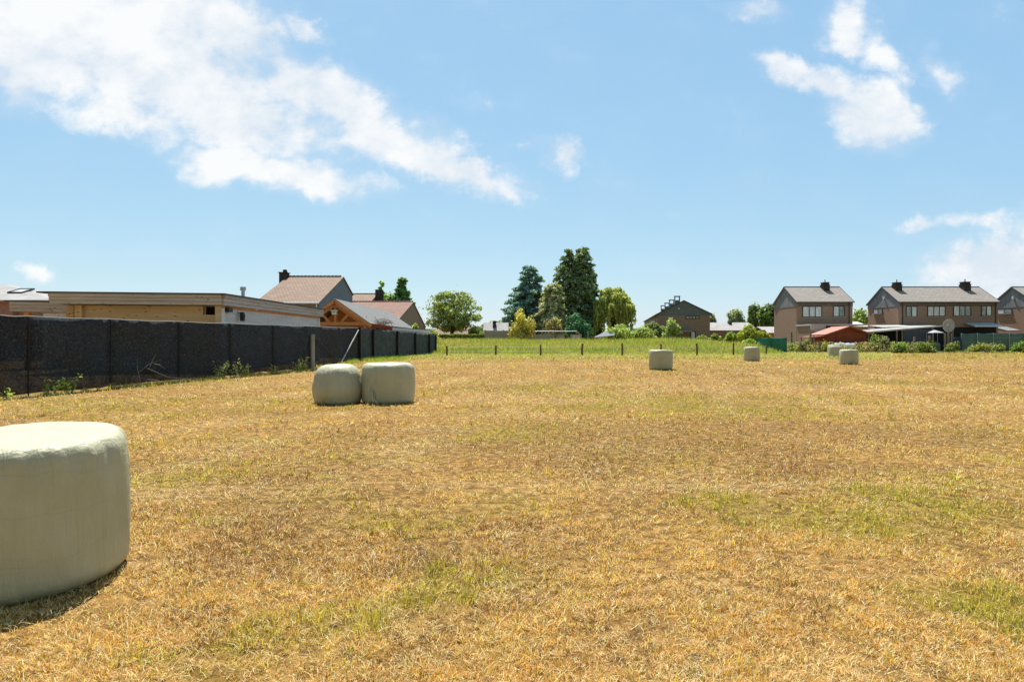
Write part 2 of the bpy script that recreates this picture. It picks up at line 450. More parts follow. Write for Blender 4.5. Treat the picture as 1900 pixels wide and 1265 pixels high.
def broadleaf(name, label, cat, x, ytop, Z, wpx, c1, c2, n=5000, leaf=0.26, clump=0.3, nclump=26, ycrown=None, group=None, dens=1.0, open_=False, seed=0, flat=1.0):
    """a tree with its foot on the ground at column x, its top at photo row ytop"""
    random.seed(seed + 100); s = Z / F
    X = PX(x, Z); g = g1(X, Z); zt = PZ(ytop, Z); rw = wpx * s / 2
    zc0 = g + (zt - g) * 0.18 if ycrown is None else PZ(ycrown, Z)
    root = empty(name, (X, Z, g), label, cat, group)
    cz = (zt + zc0) / 2; rz = (zt - zc0) / 2
    cl = []
    for i in range(nclump):
        a = random.uniform(0, 2 * math.pi); u = random.uniform(-0.92, 0.86); rr = math.sqrt(max(0.02, 1 - u * u)) * random.uniform(0.35, 0.78 if not open_ else 0.88)
        k = random.uniform(0.7, 1.25) * clump
        cl.append((X + rw * rr * math.cos(a), Z + rw * flat * rr * math.sin(a), cz + rz * u * 0.82, rw * k, rw * k * min(1, flat * 1.3), min(rw, rz) * k * 0.8))
    trunk_mb((X, Z, g - 0.1), (X + random.uniform(-.2, .2) * rw, Z, cz + rz * 0.45), max(0.07, 0.06 * rw + 0.03), (X, Z, g), [c[:3] for c in cl]).build('trunk', M['bark'], root, smooth=True)
    trunk_cl = list(cl); cl = cl + [(X, Z, cz, rw * (.8 if not open_ else .88), rw * flat * .85, rz * .85)] * (4 if not open_ else 1)
    p, d, k = shell_points(cl, n)
    keep = p[:, 2] > g + 0.05
    p, d, k = p[keep], d[keep], k[keep]
    cols = tints(len(p), c1, c2); kt = RNG.uniform(0.75, 1.25, len(cl)); cols = cols * kt[k][:, None]
    leaves('crown', p, d, leaf * RNG.uniform(0.6, 1.3, len(p)), cols, M['leaf'], root, 0.6, (X, Z, g))
    return root

def shrub(name, label, cat, x, ytop, Z, wpx, c1, c2, n=2200, leaf=0.16, group=None, seed=0, nclump=12, depth=1.0, m='leaf', ragged=0.0):
    random.seed(seed + 500); s = Z / F
    X = PX(x, Z); g = g1(X, Z); zt = PZ(ytop, Z); rw = wpx * s / 2; h = zt - g
    root = empty(name, (X, Z, g), label, cat, group)
    cl = []
    for i in range(nclump):
        a = random.uniform(0, 2 * math.pi); rr = random.uniform(0.0, 0.72); hh = random.uniform(0.12, 0.8) * (1 - 0.35 * rr)
        k = random.uniform(0.26, 0.44)
        cl.append((X + rw * rr * math.cos(a), Z + rw * depth * rr * math.sin(a), g + h * hh, rw * k, rw * k * depth, h * k * 0.55))
    mb = MB((X, Z, g))
    for c in cl[:7]:
        q = Vector(c[:3]); mb.tube([(X, Z, g - 0.05), ((X + q.x) / 2, (Z + q.y) / 2, g + (q.z - g) * 0.6), q], [0.035, 0.025, 0.008], 5)
    mb.build('stem', M['bark'], root)
    p, d, k = shell_points(cl, n)
    if ragged:
        p = p + np.array([0, 0, 1.0]) * (RNG.uniform(0, 1, (len(p), 1)) ** 6) * ragged
    keep = (p[:, 2] > g + 0.01) & (p[:, 2] < zt + 0.4)
    p, d, k = p[keep], d[keep], k[keep]
    cols = tints(len(p), c1, c2) * RNG.uniform(0.75, 1.25, len(cl))[k][:, None]
    leaves('foliage', p, d, leaf * RNG.uniform(0.6, 1.3, len(p)), cols, M[m], root, 0.55, (X, Z, g))
    return root

def conifer(name, label, x, ytop, Z, wpx, c1, c2, n=9000, leaf=0.28, ybot=628, droop=0.25, top=0.12, gaps=0.0, layers=18, seed=0, profile=1.0, leads=1, m='needle'):
    """branches in whorls round one or more leaders"""
    random.seed(seed + 900); s = Z / F
    X = PX(x, Z); g = g1(X, Z); zt = PZ(ytop, Z); zb = PZ(ybot, Z); rw = wpx * s / 2
    root = empty(name, (X, Z, g), label, 'tree')
    mb = MB((X, Z, g)); P_, D_, A_ = [], [], []
    tops = [(X, zt)] if leads == 1 else [(X + rw * 0.23 * (i / (leads - 1) - 0.5) * 2, zt - random.uniform(0, 0.9) * (0 if i == leads - 1 else 1)) for i in range(leads)]
    for (tx, tz) in tops:
        mb.tube([(X, Z, g - 0.1), ((X + tx) / 2, Z, g + (tz - g) * 0.4), (tx, Z, g + (tz - g) * 0.75), (tx, Z, tz)], [0.28, 0.2, 0.1, 0.02], 8)
        for L in range(layers):
            f = (L + random.uniform(-0.3, 0.3)) / layers
            f = min(max(f, 0), 0.995); z = zb + (tz - zb) * f
            z += random.uniform(-.4, .4) * (tz - zb) / layers; rad = rw * (.78 if leads > 1 else 1) * (top + (1 - top) * (1 - f) ** profile) * random.uniform(0.72, 1.12)
            if f < 0.12: rad *= 0.8
            bx = X + (tx - X) * min(1, (z - g) / max(0.1, tz - g) * 1.3)
            nb = random.randint(8, 11)
            for b in range(nb):
                if random.random() < gaps: continue
                a = random.uniform(0, 2 * math.pi); L_ = rad * random.uniform(0.65, 1.08)
                q = Vector((bx + L_ * math.cos(a), Z + L_ * math.sin(a), z - L_ * droop * random.uniform(0.3, 1.4)))
                zj = random.uniform(-.7, .7) * (tz - zb) / layers; q.z += zj
                p0 = Vector((bx, Z, z + zj + 0.15 * L_))
                if b < 4: mb.tube([p0, p0.lerp(q, 0.55) + Vector((0, 0, 0.06 * L_)), q], [0.05, 0.03, 0.008], 4, False)
                m_ = max(4, int(1.5 * n / (layers * 9.5 * len(tops)) * (0.45 + rad / rw)))
                t = RNG.uniform(0.15, 1.05, m_) ** 0.75
                c = np.outer(1 - t, np.array(p0)) + np.outer(t, np.array(q))
                wdt = 0.13 * L_ * (1.15 - t) + 0.03 + 0.06 * min(1, L_ / 1.5)
                c = c + RNG.normal(size=(m_, 3)) * (wdt[:, None] * np.array([1, 1, 0.55]))
                P_.append(c); D_.append(RNG.normal(size=(m_, 3)) * 0.6 + np.array([0, 0, 0.6]) + np.array([math.cos(a), math.sin(a), 0]) * 0.5)
    mb.build('trunk', M['bark'], root, smooth=True)
    p = np.concatenate(P_); d = np.concatenate(D_)
    keep = p[:, 2] > g + 0.1; p, d = p[keep], d[keep]
    leaves('crown', p, d, leaf * RNG.uniform(0.55, 1.35, len(p)), 2.3 * tints(len(p), c1, c2, 0.36), M[m], root, 0.5, (X, Z, g))
    return root

def willow(name, label, x, ytop, Z, wpx, c1, c2, n=9000, leaf=0.24, seed=3):
    random.seed(seed); s = Z / F
    X = PX(x, Z); g = g1(X, Z); zt = PZ(ytop, Z); rw = wpx * s / 2
    root = empty(name, (X, Z, g), label, 'tree')
    cl = []
    for i in range(34):
        a = random.uniform(0, 2 * math.pi); r = rw * math.sqrt(random.random()) * 0.86
        zz = g + (zt - g) * (0.9 - 0.42 * (r / rw) ** 2.2) - random.uniform(0, 0.9)
        cl.append((X + r * math.cos(a), Z + r * math.sin(a), zz, rw * .2, rw * .2, rw * .14))
    trunk_mb((X, Z, g - .1), (X, Z, zt - 1.2), 0.4, (X, Z, g), [c[:3] for c in cl]).build('trunk', M['bark'], root, smooth=True)
    P_ = []
    for c in cl:
        for j in range(9):
            a = random.uniform(0, 2 * math.pi); r = random.random() ** .5
            sx, sy, sz = c[0] + c[3] * 1.2 * r * math.cos(a), c[1] + c[4] * 1.2 * r * math.sin(a), c[2] + c[5] * random.uniform(-.3, .9)
            L = min(random.uniform(1.2, 5.2), sz - g - random.uniform(0.3, 2.5))
            if L <= 0.3: continue
            k = int(n / (34 * 9)) + 1
            t = RNG.uniform(0, 1, k)
            P_.append(np.stack([sx + np.sin(t * 2 + a) * .12 * L * .3 + RNG.normal(size=k) * .07, sy + RNG.normal(size=k) * .1, sz - t * L], 1))
    p = np.concatenate(P_); m_ = len(p)
    p2, d2, k2 = shell_points(cl, n // 3)
    pp = np.concatenate([p, p2]); d = np.concatenate([RNG.normal(size=(m_, 3)) * np.array([1, 1, .2]), d2])
    leaves('crown', pp, d, leaf * RNG.uniform(.6, 1.3, len(pp)), tints(len(pp), c1, c2), M['leaf'], root, 0.38, (X, Z, g), axis=np.array([0, 0, 1.0]))
    return root

def hedge(name, label, p0, p1, h, w, c1, c2, n, leaf=0.14, cat='hedge', lump=0.12):
    a = np.array(p0[:2]); b = np.array(p1[:2]); d = b - a; L = np.linalg.norm(d); d = d / L; nn = np.array([d[1], -d[0]])
    mid = (a + b) / 2; g = g1(*mid)
    root = empty(name, (mid[0], mid[1], g), label, cat)
    t = RNG.uniform(0, L, n); face = RNG.uniform(0, 1, n)
    off = np.where(face < .4, w / 2, np.where(face < .5, -w / 2, RNG.uniform(-w / 2, w / 2, n)))
    hh = h * (1 + lump * (fbm(t * 0.9, t * 0 + 3, 21, 3) - .5) * 2)
    z = np.where(face < .5, RNG.uniform(0.02, 1, n) * hh, hh * RNG.uniform(0.9, 1.02, n))
    off = off * (1 + lump * (fbm(t * 1.3, z * 1.3, 5, 3) - .5) * 3)
    xy = a[None] + t[:, None] * d[None] + off[:, None] * nn[None]
    p = np.column_stack([xy, gz(xy[:, 0], xy[:, 1]) + z]) + RNG.normal(size=(n, 3)) * 0.06
    nv = np.where((face < .4)[:, None], np.array([nn[0], nn[1], .3])[None], np.array([0, 0, 1.0])[None]) + RNG.normal(size=(n, 3)) * .5
    leaves('foliage', p, nv, leaf * RNG.uniform(.6, 1.3, n), tints(n, c1, c2), M['leaf'], root, 0.6, (mid[0], mid[1], g))
    mb = MB((mid[0], mid[1], g))
    for i in range(int(L / 0.9)):
        q = a + d * (i + .5) * .9
        z0 = g1(*q)
        mb.tube([(q[0], q[1], z0 - .05), (q[0] + random.uniform(-.15, .15), q[1], z0 + h * .5), (q[0] + random.uniform(-.3, .3), q[1], z0 + h * .85)], [.05, .035, .01], 5)
    mb.build('stems', M['bark'], root)
    return root

def weed(label, base, h, n, c1, c2, spread=0.25, group=None, seed=0, name='weed_plant'):
    """stalks with leaves along them"""
    random.seed(seed + 40)
    root = empty(name, base, label, 'weed', group)
    mb = MB(); P_, D_ = [], []
    for i in range(n):
        a = random.uniform(0, 6.28); L = h * random.uniform(.5, 1.05); lean = random.uniform(.1, .5) * L
        q = Vector((spread * random.uniform(0, .6) * math.cos(a) + lean * math.cos(a), spread * random.uniform(0, .6) * math.sin(a) + lean * math.sin(a), L))
        s = Vector((spread * .3 * math.cos(a), spread * .3 * math.sin(a), -.02))
        m_ = s.lerp(q, .55) + Vector((0, 0, L * .12))
        mb.tube([s, m_, q], [.008, .006, .003], 4)
        k = max(6, int(22 * L))
        t = RNG.uniform(.1, 1, k)
        c = np.outer((1 - t) ** 2, np.array(s)) + np.outer(2 * t * (1 - t), np.array(m_)) + np.outer(t ** 2, np.array(q))
        P_.append(c + RNG.normal(size=(k, 3)) * .04); D_.append(RNG.normal(size=(k, 3)) + np.array([0, 0, .7]))
    mb.build('stalks', M['leaf'], root)
    at = root.children[0].data.color_attributes.new('tint', 'FLOAT_COLOR', 'POINT')
    for e in at.data: e.color = (*[0.8 * v for v in c1], 1)
    p = np.concatenate(P_); leaves('foliage', p, np.concatenate(D_), 0.055 * RNG.uniform(.5, 1.5, len(p)), tints(len(p), c1, c2), M['leaf'], root, .4)
    return root

# ------------------------------------------------------------------ camera, sun, sky
cam_d = bpy.data.cameras.new('camera'); cam = bpy.data.objects.new('camera', cam_d); COL.objects.link(cam)
cam.location = (0, 0, H); cam.rotation_euler = (R(90), 0, 0)
cam_d.sensor_width = 36; cam_d.lens = 36 * F / 1900; cam_d.clip_end = 4000; cam_d.clip_start = 0.05
SC.camera = cam
SC.view_settings.view_transform = 'Standard'; SC.view_settings.look = 'None'
SC.view_settings.exposure = 0.65; SC.view_settings.gamma = 1.0

SUN_EL, SUN_AZ = R(62), R(-13)             # azimuth from +Y, negative towards -X
sd = Vector((math.sin(SUN_AZ) * math.cos(SUN_EL), math.cos(SUN_AZ) * math.cos(SUN_EL), math.sin(SUN_EL)))
sun_d = bpy.data.lights.new('sun', 'SUN'); sun_d.energy = 5.0; sun_d.angle = R(0.53); sun_d.color = (1.0, 0.955, 0.88)
sun = bpy.data.objects.new('sun', sun_d); COL.objects.link(sun)
sun.rotation_euler = sd.to_track_quat('Z', 'Y').to_euler(); sun.location = sd * 60

W = bpy.data.worlds.new('World'); SC.world = W; W.use_nodes = True
nt = W.node_tree
bg = nt.nodes['Background']; wout = nt.nodes['World Output']
sky = nt.nodes.new('ShaderNodeTexSky'); sky.sky_type = 'NISHITA'; sky.sun_disc = False
sky.sun_elevation = SUN_EL; sky.sun_rotation = SUN_AZ; sky.altitude = 50
sky.air_density = 1.0; sky.dust_density = 0.4; sky.ozone_density = 2.0
skc = mixc(nt, 1.0, sky.outputs[0], (0.52, 0.41, 0.192), 'MULTIPLY')
# the air on the sunny side is hazier and brighter than the clear sky opposite the sun
tc = nt.nodes.new('ShaderNodeTexCoord')
sep = nt.nodes.new('ShaderNodeSeparateXYZ'); nt.links.new(tc.outputs['Generated'], sep.inputs[0])
sunny = nt.nodes.new('ShaderNodeMapRange'); sunny.interpolation_type = 'SMOOTHSTEP'
sunny.inputs['To Min'].default_value = 0.46; sunny.inputs['From Min'].default_value = -0.35; sunny.inputs['From Max'].default_value = 0.35
nt.links.new(sep.outputs[1], sunny.inputs['Value'])
skc = mixc(nt, sunny.outputs[0], skc, mixc(nt, 1.0, skc, (1.25, 2.75, 4.95), 'ADD'))
nt.links.new(skc, bg.inputs['Color'])
bg.inputs['Strength'].default_value = 0.091
# clouds by direction: tangent-plane coordinates around the view to the north
yc = math_n(nt, 'MAXIMUM', sep.outputs[1], 0.02)
u_ = math_n(nt, 'DIVIDE', sep.outputs[0], yc); v_ = math_n(nt, 'DIVIDE', sep.outputs[2], yc)
cv = nt.nodes.new('ShaderNodeCombineXYZ'); nt.links.new(u_, cv.inputs[0]); nt.links.new(v_, cv.inputs[1])
UV = cv.outputs[0]
# warp the coordinates so that the cloud outlines billow
wn = nt.nodes.new('ShaderNodeTexNoise'); wn.inputs['Scale'].default_value = 6.5; wn.inputs['Detail'].default_value = 12; wn.inputs['Roughness'].default_value = 0.62
nt.links.new(UV, wn.inputs['Vector'])
wv = nt.nodes.new('ShaderNodeVectorMath'); wv.operation = 'MULTIPLY_ADD'
nt.links.new(wn.outputs['Color'], wv.inputs[0]); wv.inputs[1].default_value = (0.17, 0.14, 0.0); wv.inputs[2].default_value = (-0.085, -0.07, 0)
wa = nt.nodes.new('ShaderNodeVectorMath'); wa.operation = 'ADD'
nt.links.new(UV, wa.inputs[0]); nt.links.new(wv.outputs[0], wa.inputs[1])
WUV = wa.outputs[0]
# centre x, centre y, half width, half height (photo pixels), tilt (degrees), density
BLOBS = [
    (40, 70, 300, 130, -8, 1.0), (250, 110, 330, 130, -14, 1.0), (120, 20, 420, 110, 0, 1.0), (400, 60, 180, 90, -20, .95),
    (420, 190, 260, 95, -22, 1.0), (620, 180, 200, 75, -24, 1.0), (700, 240, 170, 70, -25, .95), (240, 215, 170, 55, -20, .7),
    (500, 315, 210, 52, -12, 1.0), (590, 345, 130, 40, -8, .85), (850, 315, 150, 45, -16, .95), (935, 345, 70, 28, -20, .7), (1038, 282, 42, 38, -10, .85),
    (560, 30, 70, 35, -25, .55), (1390, 10, 85, 28, 0, .65), (1585, 45, 75, 60, -20, .85), (1630, 105, 65, 40, -30, .65), (1745, 125, 70, 45, -30, .6),
    (1465, 140, 85, 38, -20, .75), (1540, 165, 90, 42, -18, .9), (1625, 222, 100, 66, -10, 1.1), (1600, 268, 60, 30, 0, .6),
    (1705, 418, 60, 20, 14, .5), (1800, 408, 70, 22, 8, .5), (1850, 480, 150, 55, 12, .9), (1900, 500, 190, 75, 10, 1.05), (1790, 520, 110, 34, 8, .8), (1990, 440, 140, 80, 0, 1.0),
    (75, 503, 45, 20, -12, .55), (1250, 403, 38, 20, 15, .3), (870, 210, 60, 26, 0, .28), (1010, 265, 60, 24, 0, .3),
]
mask = None
for (bx, by, bw, bh, tilt, den) in BLOBS:
    mp = nt.nodes.new('ShaderNodeMapping'); mp.vector_type = 'TEXTURE'
    mp.inputs['Location'].default_value = ((bx - CX) / F, (CY - by) / F, 0)
    mp.inputs['Rotation'].default_value = (0, 0, R(tilt)); mp.inputs['Scale'].default_value = (bw / F, bh / F, 1)
    nt.links.new(WUV, mp.inputs['Vector'])
    ln = nt.nodes.new('ShaderNodeVectorMath'); ln.operation = 'LENGTH'; nt.links.new(mp.outputs[0], ln.inputs[0])
    k = math_n(nt, 'MULTIPLY', math_n(nt, 'SUBTRACT', 1.25, ln.outputs['Value'], clamp=True), den)
    mask = k if mask is None else math_n(nt, 'SMOOTH_MAX', mask, k, 0.12)
n1 = noise(nt, mapped(nt, UV, (1, 1.35, 1)), 9.5, 12, 0.6, 0.1)
n2 = noise(nt, UV, 3.2, 6, 0.55, 0.2)
den = math_n(nt, 'ADD', math_n(nt, 'MULTIPLY', mask, 1.12), math_n(nt, 'MULTIPLY', math_n(nt, 'SUBTRACT', n1, 0.5), 1.9))
den = math_n(nt, 'MULTIPLY', den, math_n(nt, 'MULTIPLY', mask, 8.0, clamp=True))
front = math_n(nt, 'GREATER_THAN', sep.outputs[1], 0.05)
mr = nt.nodes.new('ShaderNodeMapRange'); mr.interpolation_type = 'SMOOTHSTEP'
mr.inputs['From Min'].default_value = 0.16; mr.inputs['From Max'].default_value = 0.9
nt.links.new(den, mr.inputs['Value'])
veil = nt.nodes.new('ShaderNodeMapRange'); veil.interpolation_type = 'SMOOTHSTEP'
veil.inputs['From Min'].default_value = -0.02; veil.inputs['From Max'].default_value = 0.95; veil.inputs['To Max'].default_value = 0.55
nt.links.new(math_n(nt, 'ADD', mask, math_n(nt, 'MULTIPLY', math_n(nt, 'SUBTRACT', n1, 0.5), 0.5)), veil.inputs['Value'])
dens = math_n(nt, 'MULTIPLY', math_n(nt, 'MAXIMUM', mr.outputs[0], veil.outputs[0]), front)
ccol = ramp(nt, math_n(nt, 'ADD', math_n(nt, 'MULTIPLY', n1, 0.6), math_n(nt, 'MULTIPLY', n2, 0.5)), [(0.47, (0.74, 0.82, 0.905)), (0.62, (0.98, 0.99, 0.995))])
bg2 = nt.nodes.new('ShaderNodeBackground'); nt.links.new(ccol, bg2.inputs['Color'])
bg2.inputs['Strength'].default_value = 0.64
ms = nt.nodes.new('ShaderNodeMixShader')
nt.links.new(math_n(nt, 'MULTIPLY', dens, 0.96), ms.inputs[0]); nt.links.new(bg.outputs[0], ms.inputs[1]); nt.links.new(bg2.outputs[0], ms.inputs[2])
nt.links.new(ms.outputs[0], wout.inputs['Surface'])

# ------------------------------------------------------------------ the ground and what grows on it
FENCE = [(-18.6, 4.0), (PX(0, 18.6), 18.6), (PX(575, 33.9), 33.9), (PX(665, 46), 46.0), (PX(808, 66), 66.0)]
def fence_dist(X, Y):
    d = np.full(np.shape(X), 1e9)
    for (a, b) in zip(FENCE[:-1], FENCE[1:]):
        ax, ay = a; dx, dy = b[0] - a[0], b[1] - a[1]
        t = np.clip(((X - ax) * dx + (Y - ay) * dy) / (dx * dx + dy * dy), 0, 1)
        d = np.minimum(d, np.hypot(X - ax - t * dx, Y - ay - t * dy))
    return d
def fence_x(Y):
    return np.interp(Y, [p[1] for p in FENCE], [p[0] for p in FENCE])

def blob(X, Y, x, y, rx, ry):
    return np.exp(-(((X - x) / rx) ** 2 + ((Y - y) / ry) ** 2))

def field(X, Y):
    """green, pale straw and red-brown shares of the sward at a place"""
    big = fbm(X * 0.22, Y * 0.3, 31, 4); mid = fbm(X * 0.9, Y * 1.1, 47, 4); row = fbm(X * 0.12, Y * 0.8, 59, 3)
    g = 0.16 + 0.62 * sstep(0.42, 0.74, big * 0.6 + mid * 0.4)
    g = g + 0.6 * sstep(0.5, 0.74, mid) * (1 - sstep(5.5, 10, Y))
    g = g + 0.55 * blob(X, Y, 5.5, 17.6, 5.5, 1.5) * sstep(.3, .6, mid) + 0.35 * blob(X, Y, 2.2, 22.0, 2.5, 2.5)
    g = g + 0.2 * blob(X, Y, 3.0, 7.0, 4.5, .55) * sstep(.3, .6, mid) + 0.5 * blob(X, Y, -9.5, 17, 3, 2.4) * sstep(.3, .55, mid)
    g = g + 0.28 * sstep(36, 58, Y) + 0.35 * sstep(46, 58, Y)
    fd = fence_dist(X, Y); g = g + 0.5 * (1 - sstep(0.3, 2.0, fd)) * sstep(.35, .6, mid)
    p = 0.28 + 0.5 * sstep(0.55, 0.72, row) + 0.35 * sstep(.55, .8, fbm(X * 1.7, Y * 1.7, 71, 3))
    p = p + 0.6 * blob(X, Y, 3.5, 8.05, 5, .28) + 0.5 * np.exp(-((fd - 2.6) / .9) ** 2) * sstep(.4, .6, mid) + 0.6 * blob(X, Y, -1.1, 13.2, .9, .4)
    p = p + 0.45 * blob(X, Y, 4.0, 27, 6, .8)
    ph = fd / 2.75 + .25 * fbm(X * .15, Y * .15, 61, 2); st = np.exp(-((ph - np.floor(ph) - .5) / .13) ** 2) * sstep(6, 12, Y)      # rows left by the mower, parallel to the fence
    p = p + .85 * st * sstep(.4, .62, fbm(X * .3, Y * .3, 67, 3)); g = g * (1 - .35 * st)
    b = 0.15 + 0.5 * sstep(.45, .68, fbm(X * .35, Y * .55, 83, 4)) + 0.6 * blob(X, Y, 4.0, 12.0, 5, 2.0) + 0.5 * blob(X, Y, -1.5, 11.5, 3, 1.6) + .4 * blob(X, Y, 8, 33, 10, 2.2)
    b = b + .45 * blob(X, Y, -4, 9.0, 3, 1.5) + .55 * sstep(.52, .68, fbm(X * 1.5, Y * 1.3, 87, 4)) - .1
    return np.clip(g, 0, 1), np.clip(p, 0, 1), np.clip(b * (1 - sstep(44, 56, Y)), 0, 1)

C_STRAW = np.array((0.69, 0.41, 0.135)); C_PALE = np.array((0.87, 0.67, 0.38)); C_BROWN = np.array((0.33, 0.17, 0.065)); C_GREEN = np.array((0.48, 0.405, 0.085)); C_FRESH = np.array((0.38, 0.385, 0.075))

def sward_colour(X, Y):
    g, p, b = field(X, Y)
    c = C_STRAW[None] * np.ones((len(X), 1))
    c = c + (C_BROWN - C_STRAW)[None] * (b * .6)[:, None]
    c = c + (C_PALE - c) * (np.minimum(p, 1) * .5)[:, None]
    return c + (C_GREEN - c) * (g * .75)[:, None]

def axis_steps():
    ys = [-60, -30, -15, -8, -4] + list(np.arange(-2, 22, 0.4)) + list(np.arange(22, 100, 1.0)) + list(np.geomspace(101, 1500, 24))
    xs = list(np.arange(-40, 61, 0.8)); xs = list(-np.geomspace(1200, 42, 18)) + xs + list(np.geomspace(62, 1200, 18))
    return np.array(xs), np.array(ys)
xs, ys = axis_steps()
XX, YY = np.meshgrid(xs, ys)
fx, fy = XX.ravel(), YY.ravel()
ZZ = gz(fx, fy)
nx, ny = len(xs), len(ys)
ii, jj = np.meshgrid(np.arange(nx - 1), np.arange(ny - 1))
q = (jj * nx + ii).ravel()
loops = np.stack([q, q + 1, q + 1 + nx, q + nx], 1).ravel()
gcol = sward_colour(fx, fy)
gm, nt, bs = new_mat('mown_field_soil')
a = nt.nodes.new('ShaderNodeAttribute'); a.attribute_name = 'tint'
oc = objco(nt)
f1 = noise(nt, oc, 9, 6, 0.7); f2 = noise(nt, oc, 45, 5, 0.7); f3 = noise(nt, mapped(nt, oc, (1.2, 2.2, 1)), 1.0, 5)
col = mixc(nt, 1.0, a.outputs['Color'], ramp(nt, f1, [(0.3, (0.55, 0.5, 0.45)), (0.7, (1.05, 1.02, 1.0))]), 'MULTIPLY')
col = mixc(nt, 0.7, col, ramp(nt, f2, [(0.3, (0.5, 0.46, 0.42)), (0.7, (1.15, 1.12, 1.05))]), 'MULTIPLY')
col = mixc(nt, 0.5, col, ramp(nt, f3, [(0.35, (0.75, 0.78, 0.7)), (0.65, (1.1, 1.06, 1.0))]), 'MULTIPLY')
col = mixc(nt, 1.0, col, (0.82, 0.79, 0.74), 'MULTIPLY')
thatch_shade = ramp(nt, noise(nt, oc, 7.0, 5, 0.65), [(0.42, (0.12, 0.075, 0.035)), (0.58, (1, 1, 1))])     # dark bare earth, with the shade between tufts put into the colour
col = mixc(nt, 0.6, col, thatch_shade, 'MULTIPLY')
nt.links.new(col, bs.inputs['Base Color']); bs.inputs['Roughness'].default_value = 0.95; bs.inputs['Specular IOR Level'].default_value = 0.1
bump(nt, bs, math_n(nt, 'ADD', f1, math_n(nt, 'MULTIPLY', f2, .5)), 0.8, 0.05)
ground = np_mesh('ground', np.column_stack([fx, fy, ZZ]), loops, np.arange(len(q)) * 4, gcol, gm)
for p_ in ground.data.polygons: p_.use_smooth = True
tag(ground, 'broad mown hay field running back to the gardens', 'ground', kind='structure')

def blades(name, X, Y, hgt, wid, lean, col, label, cat, zoff=0.0, ang=None):
    """bent grass blades, one object: each a tapering strip of two segments"""
    n = len(X); z = gz(X, Y) + zoff
    a = RNG.uniform(0, 2 * np.pi, n) if ang is None else ang + RNG.normal(size=n) * .5
    fa = a + np.pi / 2 + RNG.normal(size=n) * .5
    dx, dy = np.cos(a), np.sin(a); wx, wy = np.cos(fa) * wid / 2, np.sin(fa) * wid / 2
    ln = lean * hgt
    up = np.sqrt(np.maximum(hgt ** 2 - (ln * .8) ** 2, (0.12 * hgt) ** 2))
    b0 = np.column_stack([X - wx, Y - wy, z]); b1 = np.column_stack([X + wx, Y + wy, z])
    mx, my, mz = X + dx * ln * .35, Y + dy * ln * .35, z + up * .62
    m0 = np.column_stack([mx - wx * .8, my - wy * .8, mz]); m1 = np.column_stack([mx + wx * .8, my + wy * .8, mz])
    t = np.column_stack([X + dx * ln, Y + dy * ln, z + up])
    v = np.stack([b0, b1, m1, m0, t], 1).reshape(-1, 3)
    k = np.arange(n) * 5
    loops = np.stack([k, k + 1, k + 2, k + 3, k + 3, k + 2, k + 4], 1).ravel()
    st = np.arange(n) * 7
    starts = np.stack([st, st + 4], 1).ravel()
    o = np_mesh(name, v, loops, starts, np.repeat(col, 5, 0), M['blade'])
    return tag(o, label, cat, kind='stuff')

def scatter(n, y0, y1, ymax_margin=4.0):
    """places spread so that near ground gets as many blades per picture area as far ground"""
    yy = RNG.uniform(y0, y1, n); Y = (H - 0.15) * F / (yy - CY)
    X = RNG.uniform(-1, 1, n) * (0.86 * Y + ymax_margin)
    return X, Y

def keep_field(X, Y, m=0.0):
    return (X > fence_x(Y) + 0.12 + m) & ~((Y > 59.5) & (X < 26)) & ~((Y > 71.5) & (X >= 26))

# stubble and regrowth: tufts of blades leaning outwards, thin gaps between them
def tufted(nt_, per, y0, y1, seed):
    X0, Y0 = scatter(nt_, y0, y1)
    dn = .6 * fbm(X0 * 2.3, Y0 * 2.3, 91, 3) + .4 * fbm(X0 * .8, Y0 * .8, 95, 3)
    k = keep_field(X0, Y0) & (RNG.uniform(0, 1, nt_) < .12 + 1.1 * sstep(.36, .6, dn)) & (RNG.uniform(0, 1, nt_) > .9 * blob(X0, Y0, -1.1, 13.2, .8, .32))
    X0, Y0, dn = X0[k], Y0[k], dn[k]; m_ = len(X0)
    rad = (.028 + .0022 * Y0) * RNG.uniform(.6, 1.5, m_)
    ix = np.repeat(np.arange(m_), per); a = RNG.uniform(0, 2 * np.pi, len(ix)); r = np.sqrt(RNG.uniform(0, 1, len(ix)))
    return X0[ix] + rad[ix] * r * np.cos(a), Y0[ix] + rad[ix] * r * np.sin(a), a, r, ix, dn[ix], (RNG.uniform(.5, 1.3, m_) * np.where(RNG.uniform(0, 1, m_) < .14, RNG.uniform(1.5, 2.3, m_), 1.0))[ix], RNG.normal(size=m_)[ix], RNG.uniform(0, 1, m_)[ix]
X, Y, ang, rr_, ix, dn, tsz, thue, tsel = tufted(80000, 11, 655, 1560, 1)
XU, YU = scatter(520000, 653, 1560); nu_ = len(XU); du_ = .6 * fbm(XU * 2.3, YU * 2.3, 91, 3) + .4 * fbm(XU * .8, YU * .8, 95, 3)
k = RNG.uniform(0, 1, nu_) < (.3 + .7 * sstep(12, 30, YU)) * (1 - .8 * blob(XU, YU, -1.1, 13.2, .8, .32)); XU, YU, du_ = XU[k], YU[k], du_[k]; nu_ = len(XU)
cat_ = lambda a_, b_: np.concatenate([a_, b_])
X, Y, dn = cat_(X, XU), cat_(Y, YU), cat_(dn, du_); ang = cat_(ang, RNG.uniform(0, 2 * np.pi, nu_)); rr_ = cat_(rr_, RNG.uniform(.2, 1.2, nu_))
tsz, thue, tsel = cat_(tsz, RNG.uniform(.5, 1.0, nu_)), cat_(thue, RNG.normal(size=nu_)), cat_(tsel, RNG.uniform(0, 1, nu_))
k = keep_field(X, Y); X, Y, ang, rr_, dn, tsz, thue, tsel = X[k], Y[k], ang[k], rr_[k], dn[k], tsz[k], thue[k], tsel[k]
